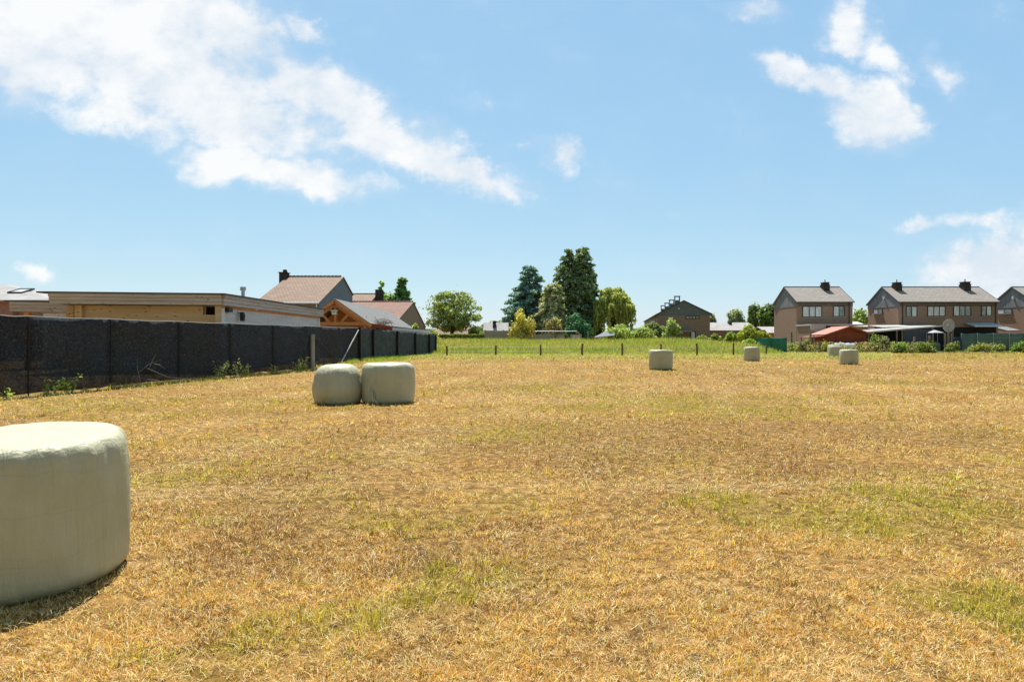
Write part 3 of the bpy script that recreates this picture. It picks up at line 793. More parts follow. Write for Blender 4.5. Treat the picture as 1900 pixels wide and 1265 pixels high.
g, p, b = field(X, Y); n = len(X); u = .55 * tsel + .45 * RNG.uniform(0, 1, n)
isg = u < g * .75; isp = (~isg) & (RNG.uniform(0, 1, n) < .16 + p * .45); isb = (~isg) & (~isp) & (.4 * tsel[::-1] + .6 * RNG.uniform(0, 1, n) < .06 + b * .8)
far_ = sstep(24, 52, Y)[:, None]
col = C_STRAW[None] * (1 - far_) + np.array((.52, .385, .13))[None] * far_
col[isp] = C_PALE; col[isb] = C_BROWN; col[isg] = C_GREEN
fr = isg & (RNG.uniform(0, 1, n) < .3); col[fr] = C_FRESH
col = np.clip(1.08 * col * (1 + thue[:, None] * .2) * (1 + RNG.normal(size=(n, 1)) * .28) * (1 + RNG.normal(size=(n, 3)) * .04), .01, .85)
hg = (0.029 + 0.0016 * Y) * RNG.uniform(.5, 1.3, n) * (.25 + 1.35 * dn) * tsz * np.where(isg, 1.3, 1.0)
wd = (0.0017 + 0.0006 * Y) * RNG.uniform(.7, 1.4, n)
ln = np.clip(RNG.uniform(.1, .6, n) + .6 * rr_ * RNG.uniform(.3, 1.3, n) + np.where(isp, .25, 0) - np.where(isg, .2, 0), .05, 1.18)
blades('mown_grass', X, Y, hg, wd, ln, col, 'dry yellow brown mown grass covering the whole hay field', 'grass', ang=ang)

# loose cut straw lying on top
X, Y = scatter(240000, 660, 1560)
g, p, b = field(X, Y)
k = keep_field(X, Y) & (RNG.uniform(0, 1, len(X)) < .12 + .75 * p)
X, Y = X[k], Y[k]; n = len(X)
col = np.clip((C_PALE[None] * 1.1 + (C_STRAW - C_PALE)[None] * RNG.uniform(0, 1, (n, 1))) * (1 + RNG.normal(size=(n, 1)) * .18), .02, .85)
L = (0.032 + 0.0023 * Y) * RNG.uniform(.5, 1.5, n) * np.where(RNG.uniform(0, 1, n) < .06, 2.0, 1.0)
blades('loose_straw', X, Y, L, (0.0014 + 0.00048 * Y) * RNG.uniform(.7, 1.3, n), RNG.uniform(1.12, 1.24, n), col,
       'pale loose straw lying in streaks over the mown grass', 'straw', zoff=RNG.uniform(.005, .04, n))

# the strip along the wire fence: cut hay, then standing meadow grass
n = 110000; Y = RNG.uniform(51, 66.5, n); X = RNG.uniform(-12, 34, n) * (Y / 58)
k = (RNG.uniform(0, 1, n) < sstep(51, 57.5, Y + 5 * (fbm(X * .4, Y * .3, 133, 3) - .5))) & (X > fence_x(np.minimum(Y, 66)) + .4) & (RNG.uniform(0, 1, n) < .25 + .9 * fbm(X * .7, Y * .9, 131, 3)); X, Y = X[k], Y[k]; n = len(X)
t = RNG.uniform(0, 1, (n, 1)); col = np.clip((np.array((.58, .49, .2)) * t + np.array((.33, .37, .085)) * (1 - t)) * (1 + RNG.normal(size=(n, 1)) * .25), .02, .8)
blades('cut_hay', X, Y, RNG.uniform(.12, .38, n), RNG.uniform(.03, .06, n), RNG.uniform(.5, 1.2, n), col, 'pale green cut hay lying along the wire fence posts', 'hay')
n = 150000; Y = 63.0 + 26 * RNG.uniform(0, 1, n) ** 1.6; X = RNG.uniform(-16, 30, n) * (Y / 62)
tf = .6 * fbm(X * .35, Y * .5, 151, 4) + .4 * fbm(X * .11, Y * .2, 157, 3)
k = (X > np.where(Y < 66.5, fence_x(np.minimum(Y, 66)) + .3, -12.0)) & (RNG.uniform(0, 1, n) < .35 + .9 * tf) & (X < 27); X, Y, tf = X[k], Y[k], tf[k]; n = len(X)
t = np.clip(sstep(.35, .65, fbm(X * .3, Y * .6, 163, 3)) + RNG.normal(size=n) * .25, 0, 1)[:, None]; col = np.array((.33, .42, .065)) * t + np.array((.49, .49, .15)) * (1 - t)
sd_ = RNG.uniform(0, 1, n) < .08 + .35 * sstep(.5, .7, fbm(X * .25, Y * .5, 167, 3)); col[sd_] = (.46, .37, .2)
col = np.clip(col * (1 + RNG.normal(size=(n, 1)) * .22), .02, .8)
blades('meadow_grass', X, Y, RNG.uniform(.3, .95, n) * (.25 + 1.5 * tf) * sstep(61.8, 66.5, Y + 3 * (fbm(X * .5, Y * .4, 159, 3) - .5)) + .06, RNG.uniform(.025, .055, n), RNG.uniform(.1, .6, n), col, 'tall green standing meadow grass behind the wire fence posts', 'grass')

# ranker grass that the mower missed along the foot of the net fence
fa_, fb_ = [], []
for (i_, t0_, t1_, cnt_, h_, c1_, c2_) in ((1, 0, 1, 5000, .2, (.52, .44, .2), (.4, .42, .12)), (2, .2, 1, 2500, .3, (.3, .42, .06), (.44, .48, .12)), (3, 0, 1, 9000, .42, (.27, .42, .05), (.42, .5, .1))):
    a_, b_ = np.array(FENCE[i_]), np.array(FENCE[i_ + 1]); d_ = (b_ - a_) / np.linalg.norm(b_ - a_); nr_ = np.array([d_[1], -d_[0]])
    t = RNG.uniform(t0_, t1_, cnt_); off = np.abs(RNG.normal(size=cnt_)) * (.3 if i_ < 3 else .75) + .12
    pt = a_[None] + (b_ - a_)[None] * t[:, None] + nr_[None] * off[:, None]
    k = fbm(pt[:, 0] * .9, pt[:, 1] * .9, 211 + i_, 3) > .42; pt = pt[k]; tt = RNG.uniform(0, 1, (len(pt), 1))
    fa_.append(np.column_stack([pt, h_ * RNG.uniform(.35, 1.2, len(pt)) * np.exp(-off[k] * .8)])); fb_.append((np.array(c1_) * tt + np.array(c2_) * (1 - tt)) * (1 + RNG.normal(size=(len(pt), 1)) * .2))
fa_ = np.concatenate(fa_); fb_ = np.clip(np.concatenate(fb_), .02, .8)
blades('verge_grass', fa_[:, 0], fa_[:, 1], fa_[:, 2], RNG.uniform(.012, .03, len(fa_)), RNG.uniform(.15, .9, len(fa_)), fb_, 'longer unmown grass along the foot of the black net fence', 'grass')

# ------------------------------------------------------------------ wrapped bales
def bale(label, X, Y, rad, h, seed, corner=0.2, tail=False, top_tilt=0.0, bulge=0.04, rz=0.0, foot=0.12):
    random.seed(seed); g = g1(X, Y)
    nseg, rows = 128, []
    # profile (radius, height): bottom centre, round foot, side, round shoulder, top centre
    c = corner
    for i in range(4): rows.append(((rad - foot) * (0.05 + .3 * i), 0.0))
    for i in range(9):
        t = i / 8 * math.pi / 2; cb = foot
        rows.append((rad - cb + cb * math.sin(t), cb * (1 - math.cos(t))))
    for i in range(1, 12):
        t = i / 12; z = foot + (h - c - foot) * t
        rows.append((rad + bulge * math.sin(math.pi * t), z))
    for i in range(11):
        t = i / 10 * math.pi / 2
        rows.append((rad - c + c * math.cos(t), h - c + c * math.sin(t)))
    for i in range(1, 6): rows.append(((rad - c) * (1 - i / 5.0 * .97), h + .012 * i / 5))
    nr = len(rows)
    RR = np.array([r for r, z in rows])[:, None] * np.ones((1, nseg)); ZZ_ = np.array([z for r, z in rows])[:, None] * np.ones((1, nseg))
    A = np.linspace(0, 2 * np.pi, nseg, endpoint=False)[None] * np.ones((nr, 1))
    s = seed * 13.1
    lump = fbm(np.cos(A) * 1.6 + s, np.sin(A) * 1.6 + ZZ_ * 1.5, seed, 3) - .5
    wr = fbm(np.cos(A) * 7 + s, np.sin(A) * 7 + ZZ_ * 1.6, seed + 3, 4) - .5
    shoulder = np.exp(-((ZZ_ - (h - c * .6)) / (c * .8)) ** 2)
    pleat = np.abs(vnoise(A * 9 + s, A * 0 + 5, seed + 9) - .5) * shoulder
    RR = RR * (1 + .05 * lump + .024 * wr) - pleat * .06
    ZZ_ = ZZ_ + (fbm(RR * np.cos(A) * 2 + s, RR * np.sin(A) * 2, seed + 5, 3) - .5) * .045 * sstep(h * .5, h, ZZ_) + top_tilt * RR * np.sin(A) * sstep(h * .4, h, ZZ_) / max(rad, .1) * rad
    vx, vy = RR * np.cos(A), RR * np.sin(A)
    v = np.column_stack([vx.ravel(), vy.ravel(), ZZ_.ravel()])
    f = []
    for i in range(nr - 1):
        for k in range(nseg):
            k2 = (k + 1) % nseg
            f.append((i * nseg + k, i * nseg + k2, (i + 1) * nseg + k2, (i + 1) * nseg + k))
    f.append(tuple((nr - 1) * nseg + k for k in range(nseg)))
    mb = MB(); mb.v = [tuple(x) for x in v]; mb.f = f
    o = mb.build('hay_bale', M['bale'], None, smooth=True)
    o.location = (X, Y, g - .012); o.rotation_euler = (0, 0, rz)
    tag(o, label, 'hay bale', 'wrapped hay bales on the field')
    if tail:   # loose end of the film, pulled out in folds low on the near side
        tb = MB()
        ang = -math.pi / 2 - .42
        for j, (da, z0, z1, out) in enumerate(((0, 0.0, .34, .05), (.055, .02, .3, .075), (-.06, .0, .26, .06), (.12, 0.0, .2, .05))):
            p = [((rad + .02) * math.cos(ang + da) , (rad + .02) * math.sin(ang + da), z1 + .22), ((rad + .03 + out * .5) * math.cos(ang + da * .9), (rad + .03 + out * .5) * math.sin(ang + da * .9), z1 * .9), ((rad + out) * math.cos(ang + da * 1.6), (rad + out) * math.sin(ang + da * 1.6), (z0 + z1) * .4), ((rad - .02 + out) * math.cos(ang + da * 2), (rad - .02 + out) * math.sin(ang + da * 2), z0)]
            tb.tube(p, [.006, .028, .045, .035], 7)
        tb.build('film_tail', M['bale'], o, smooth=True)
    return o

bale('large pale green wrapped bale cut off by the left edge, nearest of all', -3.74, 4.95, .695, 1.09, 2, .12, top_tilt=.05, foot=.13, bulge=.01)
def bale_at(label, x0, x1, yb, ytop, seed, **kw):
    p = hit((x0 + x1) / 2, yb); rad = (x1 - x0) / 2 * p.y / F
    Yc = p.y + rad * .92; rad = (x1 - x0) / 2 * Yc / F * .985
    h = H - g1(PX((x0 + x1) / 2, Yc), Yc) - (ytop - CY) * (Yc + (rad * .5)) / F
    return bale(label, PX((x0 + x1) / 2, Yc), Yc, rad, h, seed, **kw)
bale_at('slumped dome topped bale, left of the touching pair near the black fence', 583, 670, 751, 674, 5, corner=.40, bulge=.05)
bale_at('flat topped bale with a pulled film tail, right of the touching pair', 671, 769, 750, 671.5, 8, corner=.2, tail=True, bulge=.02)
bale_at('single bale standing alone in mid field in front of the wire fence', 1204, 1248, 686.5, 648.5, 11, corner=.105, bulge=.01)
bale_at('small single bale left of the red shed, nearest the green tarpaulin', 1380.5, 1409, 670, 643.5, 14, corner=.105, bulge=.01)
bale_at('front one of the three bales clustered before the red shed', 1558.5, 1591, 676.5, 648, 17, corner=.105, bulge=.015)
bale_at('middle one of the three bales clustered before the red shed', 1538, 1562, 664.5, 641.8, 20, corner=.105, bulge=.01)
bale_at('hindmost bale peeping out behind two others before the red shed', 1536.2, 1556, 661.5, 639.5, 23, corner=.105, bulge=.01)

# ------------------------------------------------------------------ long black net fence on the left
fz_top = [2.66, PZ(585.5, 18.6), PZ(605.5, 33.9), PZ(608.5, 46), PZ(621.5, 66)]
fence = empty('net_fence', (FENCE[1][0], FENCE[1][1], g1(*FENCE[1])), 'long tall fence hung with black shade netting beside the field', 'fence')
FO = fence.location
def fence_pt(i, t):
    a, b = FENCE[i], FENCE[i + 1]
    return a[0] + (b[0] - a[0]) * t, a[1] + (b[1] - a[1]) * t, fz_top[i] + (fz_top[i + 1] - fz_top[i]) * t
def seg_t(i, x):
    a, b = FENCE[i], FENCE[i + 1]; u = (x - CX) / F; dx, dy = b[0] - a[0], b[1] - a[1]
    return (u * a[1] - a[0]) / (dx - u * dy)
bays = []     # (segment, t0, t1, material, post at the start?)
for i, cuts in ((0, [0, .25, .5, .75, 1]), (1, [0, seg_t(1, 50), seg_t(1, 203), seg_t(1, 330), seg_t(1, 425), seg_t(1, 505), 1]), (2, [0, 1]), (3, [0] + [seg_t(3, x) for x in (690.5, 735.5, 769, 795)] + [1])):
    for t0, t1 in zip(cuts[:-1], cuts[1:]): bays.append((i, t0, t1))
rr = np.random.default_rng(5)
for bi, (i, t0, t1) in enumerate(bays):
    far = i == 3
    p0, p1 = fence_pt(i, t0), fence_pt(i, t1)
    d = Vector((p1[0] - p0[0], p1[1] - p0[1], 0)); L = d.length; d.normalize(); nn = Vector((d.y, -d.x, 0))
    nu, nv = max(6, int(L / .35)), 12
    vs, fs = [], []
    for a_ in range(nu + 1):
        for b_ in range(nv + 1):
            u, v = a_ / nu, b_ / nv
            x, y = p0[0] + (p1[0] - p0[0]) * u, p0[1] + (p1[1] - p0[1]) * u
            zb = g1(x, y) + .03 + (.1 * float(vnoise(x * 1.1, y * 1.1, 7)) if not far else 0)
            if i == 1: zb += .16 * max(0, float(fbm(x * .4, y * .4, 19)) - .5)
            zt = p0[2] + (p1[2] - p0[2]) * u + .05 * (float(fbm(x * .7, y * .7, 29, 3)) - .5) * math.sin(math.pi * u) - .018 * math.sin(math.pi * u)
            off = (.2 * (float(fbm(x * .9 + bi, y * .9 + v * 2.2, 23, 3)) - .5) * math.sin(math.pi * min(1, u * 1.0)) + .05 * math.sin(math.pi * u) * (1 - v)) * (.5 if far else 1)
            vs.append((x + nn.x * off, y + nn.y * off, zb + (zt - zb) * v))
    for a_ in range(nu):
        for b_ in range(nv):
            k = a_ * (nv + 1) + b_; fs.append((k, k + nv + 1, k + nv + 2, k + 1))
    mb = MB(FO).add(vs, fs)
    pn = mb.build('net_panel', M['net_grey'] if far else M['net'], fence, smooth=True)
    md = pn.modifiers.new('Solidify', 'SOLIDIFY'); md.thickness = .006
    # wire and pale hem along the top edge
    t_ = MB(FO); t_.tube([(p0[0], p0[1], p0[2] + .012), ((p0[0] + p1[0]) / 2, (p0[1] + p1[1]) / 2, (p0[2] + p1[2]) / 2 - .012), (p1[0], p1[1], p1[2] + .012)], .016 if not far else .008, 6)
    t_.build('top_wire', M['concrete'] if not far else M['net_post'], fence)
    if far or t0 > 0 or i == 0 or i == 2:
        mb = MB(FO); zb = g1(p0[0], p0[1])
        w = .11 if far else .07
        if far:
            q = Vector((p0[0], p0[1], 0)) + nn * .08; mb.box(q.x - w, q.x + w, q.y - w, q.y + w, zb - .3, p0[2] + .03)
        elif i == 2:
            q = Vector((p0[0], p0[1], 0)) + nn * .14; mb.tube([(q.x, q.y, zb - .3), (q.x, q.y, p0[2] - .42)], .11, 12)
        else:
            q = Vector((p0[0], p0[1], 0)) + nn * .06; mb.tube([(q.x, q.y, zb - .3), (q.x, q.y, p0[2] - .06)], .02, 8)
        mb.build('post', M['net_post'] if (far or i != 2) else M['concrete'], fence)
e = FENCE[-1]; mb = MB(FO); mb.box(e[0] - .12, e[0] + .12, e[1] - .12, e[1] + .12, g1(*e) - .3, fz_top[-1] + .03); mb.build('post', M['net_post'], fence)
# two slanting stays beside the concrete post
a0 = fence_pt(2, 0); a1 = fence_pt(2, .5); a2 = fence_pt(2, .94)
n3 = Vector((FENCE[3][1] - FENCE[2][1], -(FENCE[3][0] - FENCE[2][0]), 0)).normalized()
off3 = lambda p, z, o=.16: (p[0] + n3.x * o, p[1] + n3.y * o, z)
MB(FO).beam(off3(a0, a0[2] - .5), off3(a1, g1(a1[0], a1[1]) + .05), .045).build('stay', M['net_post'], fence)
MB(FO).beam(off3(a2, a2[2] - .15), off3(a1, g1(a1[0], a1[1]) + .02), .06).build('stay', M['concrete'], fence)

def plank_at(name, label, cat, p, q, w, h, m):
    p, q = Vector(p), Vector(q); mb = MB(p); mb.beam(p, q, w, h); o = mb.build(name, m, None, bevel=.004); o.location = p; return tag(o, label, cat)
fp = lambda x, dz, o=.2: (fence_pt(1, seg_t(1, x))[0] + o * .95, fence_pt(1, seg_t(1, x))[1] - o * .25, g1(fence_pt(1, seg_t(1, x))[0], fence_pt(1, seg_t(1, x))[1]) + dz)
plank_at('wooden_plank', 'grey wooden board leaning low against the black netting', 'board', fp(268, .62, .12), fp(300, .22, .3), .14, .03, M['oldwood'])
plank_at('wooden_plank', 'brown board lying at the torn foot of the black netting', 'board', fp(168, .1, .3), fp(205, .2, .2), .16, .04, M['postwood'])
plank_at('wooden_stake', 'thin pale stake slanting from the netting to the grass', 'stake', fp(302, .24, .2), fp(350, .06, .6), .03, .03, M['oldwood'])

random.seed(31)
bq = fp(250, .0, .3); db = empty('dry_branch', bq, 'bare dry branch leaning against the black netting on the left', 'branch'); mb = MB()
for (a_, b_) in (((0, 0, 0), (-.25, .15, 1.05)), ((-.12, .07, .5), (.75, -.1, .95)), ((-.2, .12, .85), (-.75, .35, 1.0)), ((.3, 0, .72), (.55, -.05, 1.15)), ((.05, 0, .25), (1.15, -.25, .1)), ((-.05, .03, .3), (-.6, .25, .42)), ((.5, -.05, .8), (.95, -.15, .62))):
    a_, b_ = Vector(a_), Vector(b_); mb.tube([a_, a_.lerp(b_, .5) + Vector((random.uniform(-.06, .06), 0, .07)), b_], [.012, .008, .003], 5)
mb.build('twigs', M['oldwood'], db)

for k, (x, y, h, n_, s_) in enumerate(((80, 733, .5, 9, .3), (104, 730, .55, 11, .3), (18, 742, .35, 7, .25), (362, 702, .75, 12, .35), (385, 700, .85, 10, .3), (398, 698, .5, 9, .3), (455, 692, .45, 8, .3), (505, 688, .65, 9, .3), (523, 687, .8, 10, .3), (560, 684, .4, 7, .3))):
    p = hit(x, y)
    fxx = float(fence_x(p.y)); X = max(p.x, fxx + .25)
    weed(('larger of two bright green weeds under the second net panel from the left', 'smaller bright green weed touching a larger one under the black netting', 'small green weed at the left edge of the photo by the black netting',
          'pale tall weed with drooping stalks, leftmost of the clump halfway along the netting', 'tallest pale weed of the clump halfway along the black netting', 'short pale weed at the right of the clump halfway along the netting',
          'small lone weed between two larger clumps along the black netting', 'leafy weed left of the tall one near the grey concrete post', 'tall leafy weed nearest the grey concrete post', 'tiny weed right beside the foot of the grey concrete post')[k], (X, p.y, g1(X, p.y)), h, n_, (.2, .24, .06) if k > 2 else (.2, .28, .05), (.38, .38, .2) if k > 2 else (.3, .36, .09), s_, 'weeds along the foot of the black net fence', k)

# ------------------------------------------------------------------ post and wire fence across the far edge of the field
wire_posts = [(829.5, 641.5, 661), (920, 640.5, 667), (1003, 639.5, 663.5), (1080, 637.5, 664), (1154.5, 636.5, 661), (1227, 638.5, 660.5), (1293.5, 637, 658.5), (1360.5, 636.5, 660), (1422, 641, 656)]
pl = []
for k, (x, yt, yb) in enumerate(wire_posts):
    Y = 58.0 if k < 8 else 62.0
    X = PX(x, Y); g = g1(X, Y); zt = PZ(yt, Y)
    mb = MB(); h = zt - g; r = .085 if k != 3 else .1
    mb.tube([(0, 0, -.3), (random.uniform(-.02, .02), 0, h * .5), (random.uniform(-.04, .04), 0, h)], [r, r * .97, r * .9], 9)
    o = mb.build('fence_post', M['postwood'], None, smooth=False); o.location = (X, Y, g)
    where = ['leftmost wooden fence post, just right of the black net fence', 'wooden fence post below the small grey roofed shed', 'wooden fence post below the yellow green shrub', 'thick brown fence post below the tallest conifers', 'wooden fence post below the drooping willow', 'fence post mostly hidden behind the lone bale', 'wooden fence post below the brown terrace with four chimneys', 'wooden fence post below the bright garden hedge', 'short pale fence post before the green tarpaulin'][k]
    tag(o, where, 'post', 'wooden posts of the wire fence'); pl.append((X, Y, g, zt))
for hgt in (.55, .95):
    mb = MB((pl[0][0], pl[0][1], pl[0][2]))
    for a_, b_ in zip(pl[:-1], pl[1:]):
        mb.tube([(a_[0], a_[1] - .09, a_[2] + hgt), (b_[0], b_[1] - .09, b_[2] + hgt)], .006, 4, False)
    o = mb.build('fence_wire', M['metal'], None); o.location = (pl[0][0], pl[0][1], pl[0][2])
    tag(o, 'thin %s wire strung between the wooden fence posts' % ('lower' if hgt < .7 else 'upper'), 'wire')

# ------------------------------------------------------------------ house helpers (local frame: x along the front, y into the house)
def window(root, x0, x1, z0, z1, y=0.0, panes=3, mats=None, sill=True, fw=.09, side=None, split=None):
    """front window on the plane y, or with side='x' on the left wall plane x=y running along +y"""
    def put(mb, a0, a1, d0, d1, b0, b1):
        if side: mb.box(y + d0, y + d1, a0, a1, b0, b1)
        else: mb.box(a0, a1, y + d0, y + d1, b0, b1)
    mb = MB(); o0, o1 = -.07, -.004
    put(mb, x0, x1, o0, o1, z1 - fw, z1); put(mb, x0, x1, o0, o1, z0, z0 + fw)
    put(mb, x0, x0 + fw, o0, o1, z0 + fw, z1 - fw); put(mb, x1 - fw, x1, o0, o1, z0 + fw, z1 - fw)
    w = (x1 - x0 - fw * 2) / panes
    for k in range(1, panes):
        c = x0 + fw + w * k; put(mb, c - fw * .5, c + fw * .5, o0, o1, z0 + fw, z1 - fw)
    fr = mb.build('window', M['black_frame'], root)
    for k in range(panes):
        c0 = x0 + fw + w * k + (fw * .5 if k else 0); c1 = x0 + fw + w * (k + 1) - (fw * .5 if k < panes - 1 else 0)
        pb = MB(); put(pb, c0, c1, -.035, -.012, z0 + fw, z1 - fw)
        pb.build('pane', M['pane'] if mats is None else M[mats[k]], fr)
    if sill:
        sb = MB(); put(sb, x0 - .06, x1 + .06, -.16, -.003, z0 - .09, z0 - .004); sb.build('sill', M['sill'], fr)
    return fr

def gable_wall(W_, D, yr, zb, ze, zback, zr):
    mb = MB()
    mb.poly([(0, 0, zb), (0, D, zb), (0, D, zback), (0, yr, zr), (0, 0, ze)], (W_, 0, 0))
    return mb

def gable_roof(W_, D, yr, ze, zback, zr, t=.14, over=.22, ov_f=.25):
    mb = MB(); s = (zr - ze) / yr; sb = (zr - zback) / (D - yr)
    ef = ze - s * ov_f + t; eb = zback - sb * ov_f + t; r = zr + t
    mb.slab((-over, -ov_f, ef), (W_ + over, -ov_f, ef), (W_ + over, yr, r), (-over, yr, r), t * .95)
    mb.slab((W_ + over, D + ov_f, eb), (-over, D + ov_f, eb), (-over, yr + .003, r), (W_ + over, yr + .003, r), t * .95)
    return mb

def chimney(root, x, y, w, d, z0, z1, pot=True, cowl=True):
    mb = MB(); mb.box(x - w / 2, x + w / 2, y - d / 2, y + d / 2, z0, z1 - .42)
    ch = mb.build('chimney', M['chimney'], root)
    c = MB()
    c.box(x - w / 2 - .05, x + w / 2 + .05, y - d / 2 - .05, y + d / 2 + .05, z1 - .418, z1 - .33)
    c.box(x - w * .44, x + w * .44, y - d * .44, y + d * .44, z1 - .33, z1 - .075)
    c.box(x - w / 2, x + w / 2, y - d / 2, y + d / 2, z1 - .075, z1)
    c.build('cowl', M['chimney'], ch)
    if pot:
        p = MB(); p.tube([(x, y, z1), (x, y, z1 + .38)], .06, 8); p.build('flue', M['roof_edge'], ch)
    return ch

# brick houses on the right: shared measures
ZH = 84.0; SH = F / ZH
zpx = lambda y: H + (CY - y) / SH
EAVE, RIDGE, CLAD = zpx(560), H + (CY - 534.5) * (ZH + 3.6) / F, zpx(568.2)
DEP, YR = 7.2, 3.6
def brick_house(name, label, x0, x1, windows, chimneys, pipes, gable_win=None, gable_lamp=None, panes=None):
    X0 = PX(x0, ZH); W_ = (x1 - x0) / SH; g = g1(X0, ZH)
    root = empty(name, (X0, ZH, g), label, 'house'); L = lambda z: z - g
    lx = lambda x: (x - x0) / SH
    zc = L(CLAD)
    mb = MB(); mb.box(0, W_, 0, DEP, -.3, zc)
    mb.build('wall', M['brick_a'], root)
    # slate hung gables and the dark band under the eaves
    eav = L(EAVE); zr = L(RIDGE)
    for gx in (-.03, W_ - .12):
        MB().poly([(gx, -.03, zc), (gx, DEP + .03, zc), (gx, DEP + .03, eav), (gx, YR, zr), (gx, -.03, eav)], (.15, 0, 0)).build('gable_cladding', M['clad'], root)
    MB().box(.125, W_ - .125, -.035, .2, zc, eav - .02).build('eaves_band', M['band'], root)
    MB().box(.125, W_ - .125, DEP - .2, DEP, zc, eav - .02).build('eaves_band', M['band'], root)
    rf = gable_roof(W_, DEP, YR, eav, eav, zr, over=.12, ov_f=.2).build('roof', M['slate'], root)
    MB().tube([(-.13, YR, zr + .15), (W_ + .13, YR, zr + .15)], .07, 8).build('ridge_cap', M['roof_edge'], rf)
    s = (zr - eav) / YR
    for xx in (-.15, W_ + .125):
        vb = MB(); vb.beam((xx, -.2, eav - s * .2 + .06), (xx, YR, zr + .07), .05, .2); vb.beam((xx, DEP + .2, eav - s * .2 + .06), (xx, YR, zr + .07), .05, .2)
        vb.build('verge', M['roof_edge'], rf)
    MB().tube([(-.1, -.26, eav - .06), (W_ + .1, -.26, eav - .06)], .07, 8).build('gutter', M['roof_edge'], root)
    for px_ in pipes: MB().tube([(lx(px_), -.1, .0), (lx(px_), -.1, eav - .1)], .055, 8).build('downpipe', M['black_frame'], root)
    for wi, (a, b, y0, y1, k) in enumerate(windows):
        window(root, lx(a), lx(b), L(zpx(y1)), L(zpx(y0)), -.002, k, None if panes is None else panes[wi])
    for (a, b, yt) in chimneys:
        yc = YR - .55
        chimney(root, ((a + b) / 2 - CX) * (ZH + yc) / F - X0, yc, (b - a) * (ZH + yc) / F * .92, 1.0, zr - .9, L(H + (CY - yt) * (ZH + yc) / F))
    if gable_win:
        window(root, gable_win[0], gable_win[1], zc - .75, zc - .12, -.002, 2, ['pane_dark', 'pane'], True, .07, side='x')
    if gable_lamp:
        l = MB(); l.box(-.2, -.04, gable_lamp - .12, gable_lamp + .12, zc + 1.15, zc + 1.45); l.beam((-.04, gable_lamp, zc + 1.42), (-.28, gable_lamp, zc + 1.5), .06); l.build('wall_lamp', M['white'], root)
    return root, X0, W_, g, L, lx

h1 = brick_house('brick_house', 'detached brown brick house with grey roof and one chimney, left of the red shed', 1478, 1582,
                 [(1488.5, 1525, 568, 588.5, 3), (1545.5, 1567.5, 567.5, 587.5, 2)], [(1524.5, 1537, 524)], [1575, ],
                 panes=[['pane', 'pane', 'pane'], ['pane', 'pane_dark']])
h2 = brick_house('brick_house', 'wide semi-detached brown brick house with two chimneys and four upper windows', 1667, 1852,
                 [(1680.5, 1701.5, 568, 588, 2), (1720.5, 1754, 568, 587, 3), (1768.5, 1801.5, 567, 586.5, 3), (1820, 1840, 567, 586, 2)],
                 [(1657.5, 1670.5, 524), (1783.5, 1797.5, 523)], [1674, 1846.5], (3.6, 5.7), 3.1,
                 panes=[['pane_dark', 'pane'], ['pane', 'pane', 'pane'], ['pane', 'pane_dark', 'pane_dark'], ['pane_dark', 'pane']])
h3 = brick_house('brick_house', 'brown brick house cut off at the right edge, only its slate gable showing', 1918, 2080,
                 [(1935, 1965, 568, 588, 3)], [(1945, 1958, 524)], [1925], (3.6, 6.4), 3.3)

# ground floor extensions belonging to the houses
def addon(h, name, fn, m, bevel=0):
    root, X0, W_, g, L, lx = h
    mb = MB(); fn(mb, L, lx, W_, g); return mb.build(name, M[m], root, bevel)
addon(h1, 'extension_wall', lambda mb, L, lx, W_, g: (mb.box(.02, .2, -4, -.02, -.3, L(zpx(606))), mb.box(.2, W_, -.6, -.03, -.3, L(zpx(608)))), 'brick_b')
addon(h1, 'extension_roof', lambda mb, L, lx, W_, g: mb.box(-.1, W_ - .3, -4.2, -.02, L(zpx(605.5)), L(zpx(602.5))), 'cream')
addon(h1, 'extension_panel', lambda mb, L, lx, W_, g: mb.box(-.12, 1.75, -4.26, -4.16, L(zpx(616.5)), L(zpx(605.6))), 'cream')
addon(h2, 'extension_wall', lambda mb, L, lx, W_, g: (mb.box(-3.9, 3.0, -1.6, -1.4, -.3, L(zpx(606.5))), mb.box(3.0, 6.5, -.5, -.04, -.3, L(zpx(605)))), 'interior_shade')  # near black: shade under the extension roof is put into the wall colour
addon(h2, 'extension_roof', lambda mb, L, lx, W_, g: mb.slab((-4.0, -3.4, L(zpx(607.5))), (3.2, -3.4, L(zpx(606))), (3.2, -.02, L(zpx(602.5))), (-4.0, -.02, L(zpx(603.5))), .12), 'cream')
addon(h2, 'opening_shade', lambda mb, L, lx, W_, g: (mb.box(lx(1770), lx(1846), -.08, -.012, -.2, L(zpx(607)))), 'interior_shade')  # dark sheet on the wall, coloured as the shade of an opening
addon(h3, 'lean_to_roof', lambda mb, L, lx, W_, g: mb.slab((-4.2, -.6, L(zpx(613.5))), (-2.2, -.6, L(zpx(612.5))), (-2.2, 1.8, L(zpx(605.5))), (-4.2, 1.8, L(zpx(606.5))), .1), 'clad')

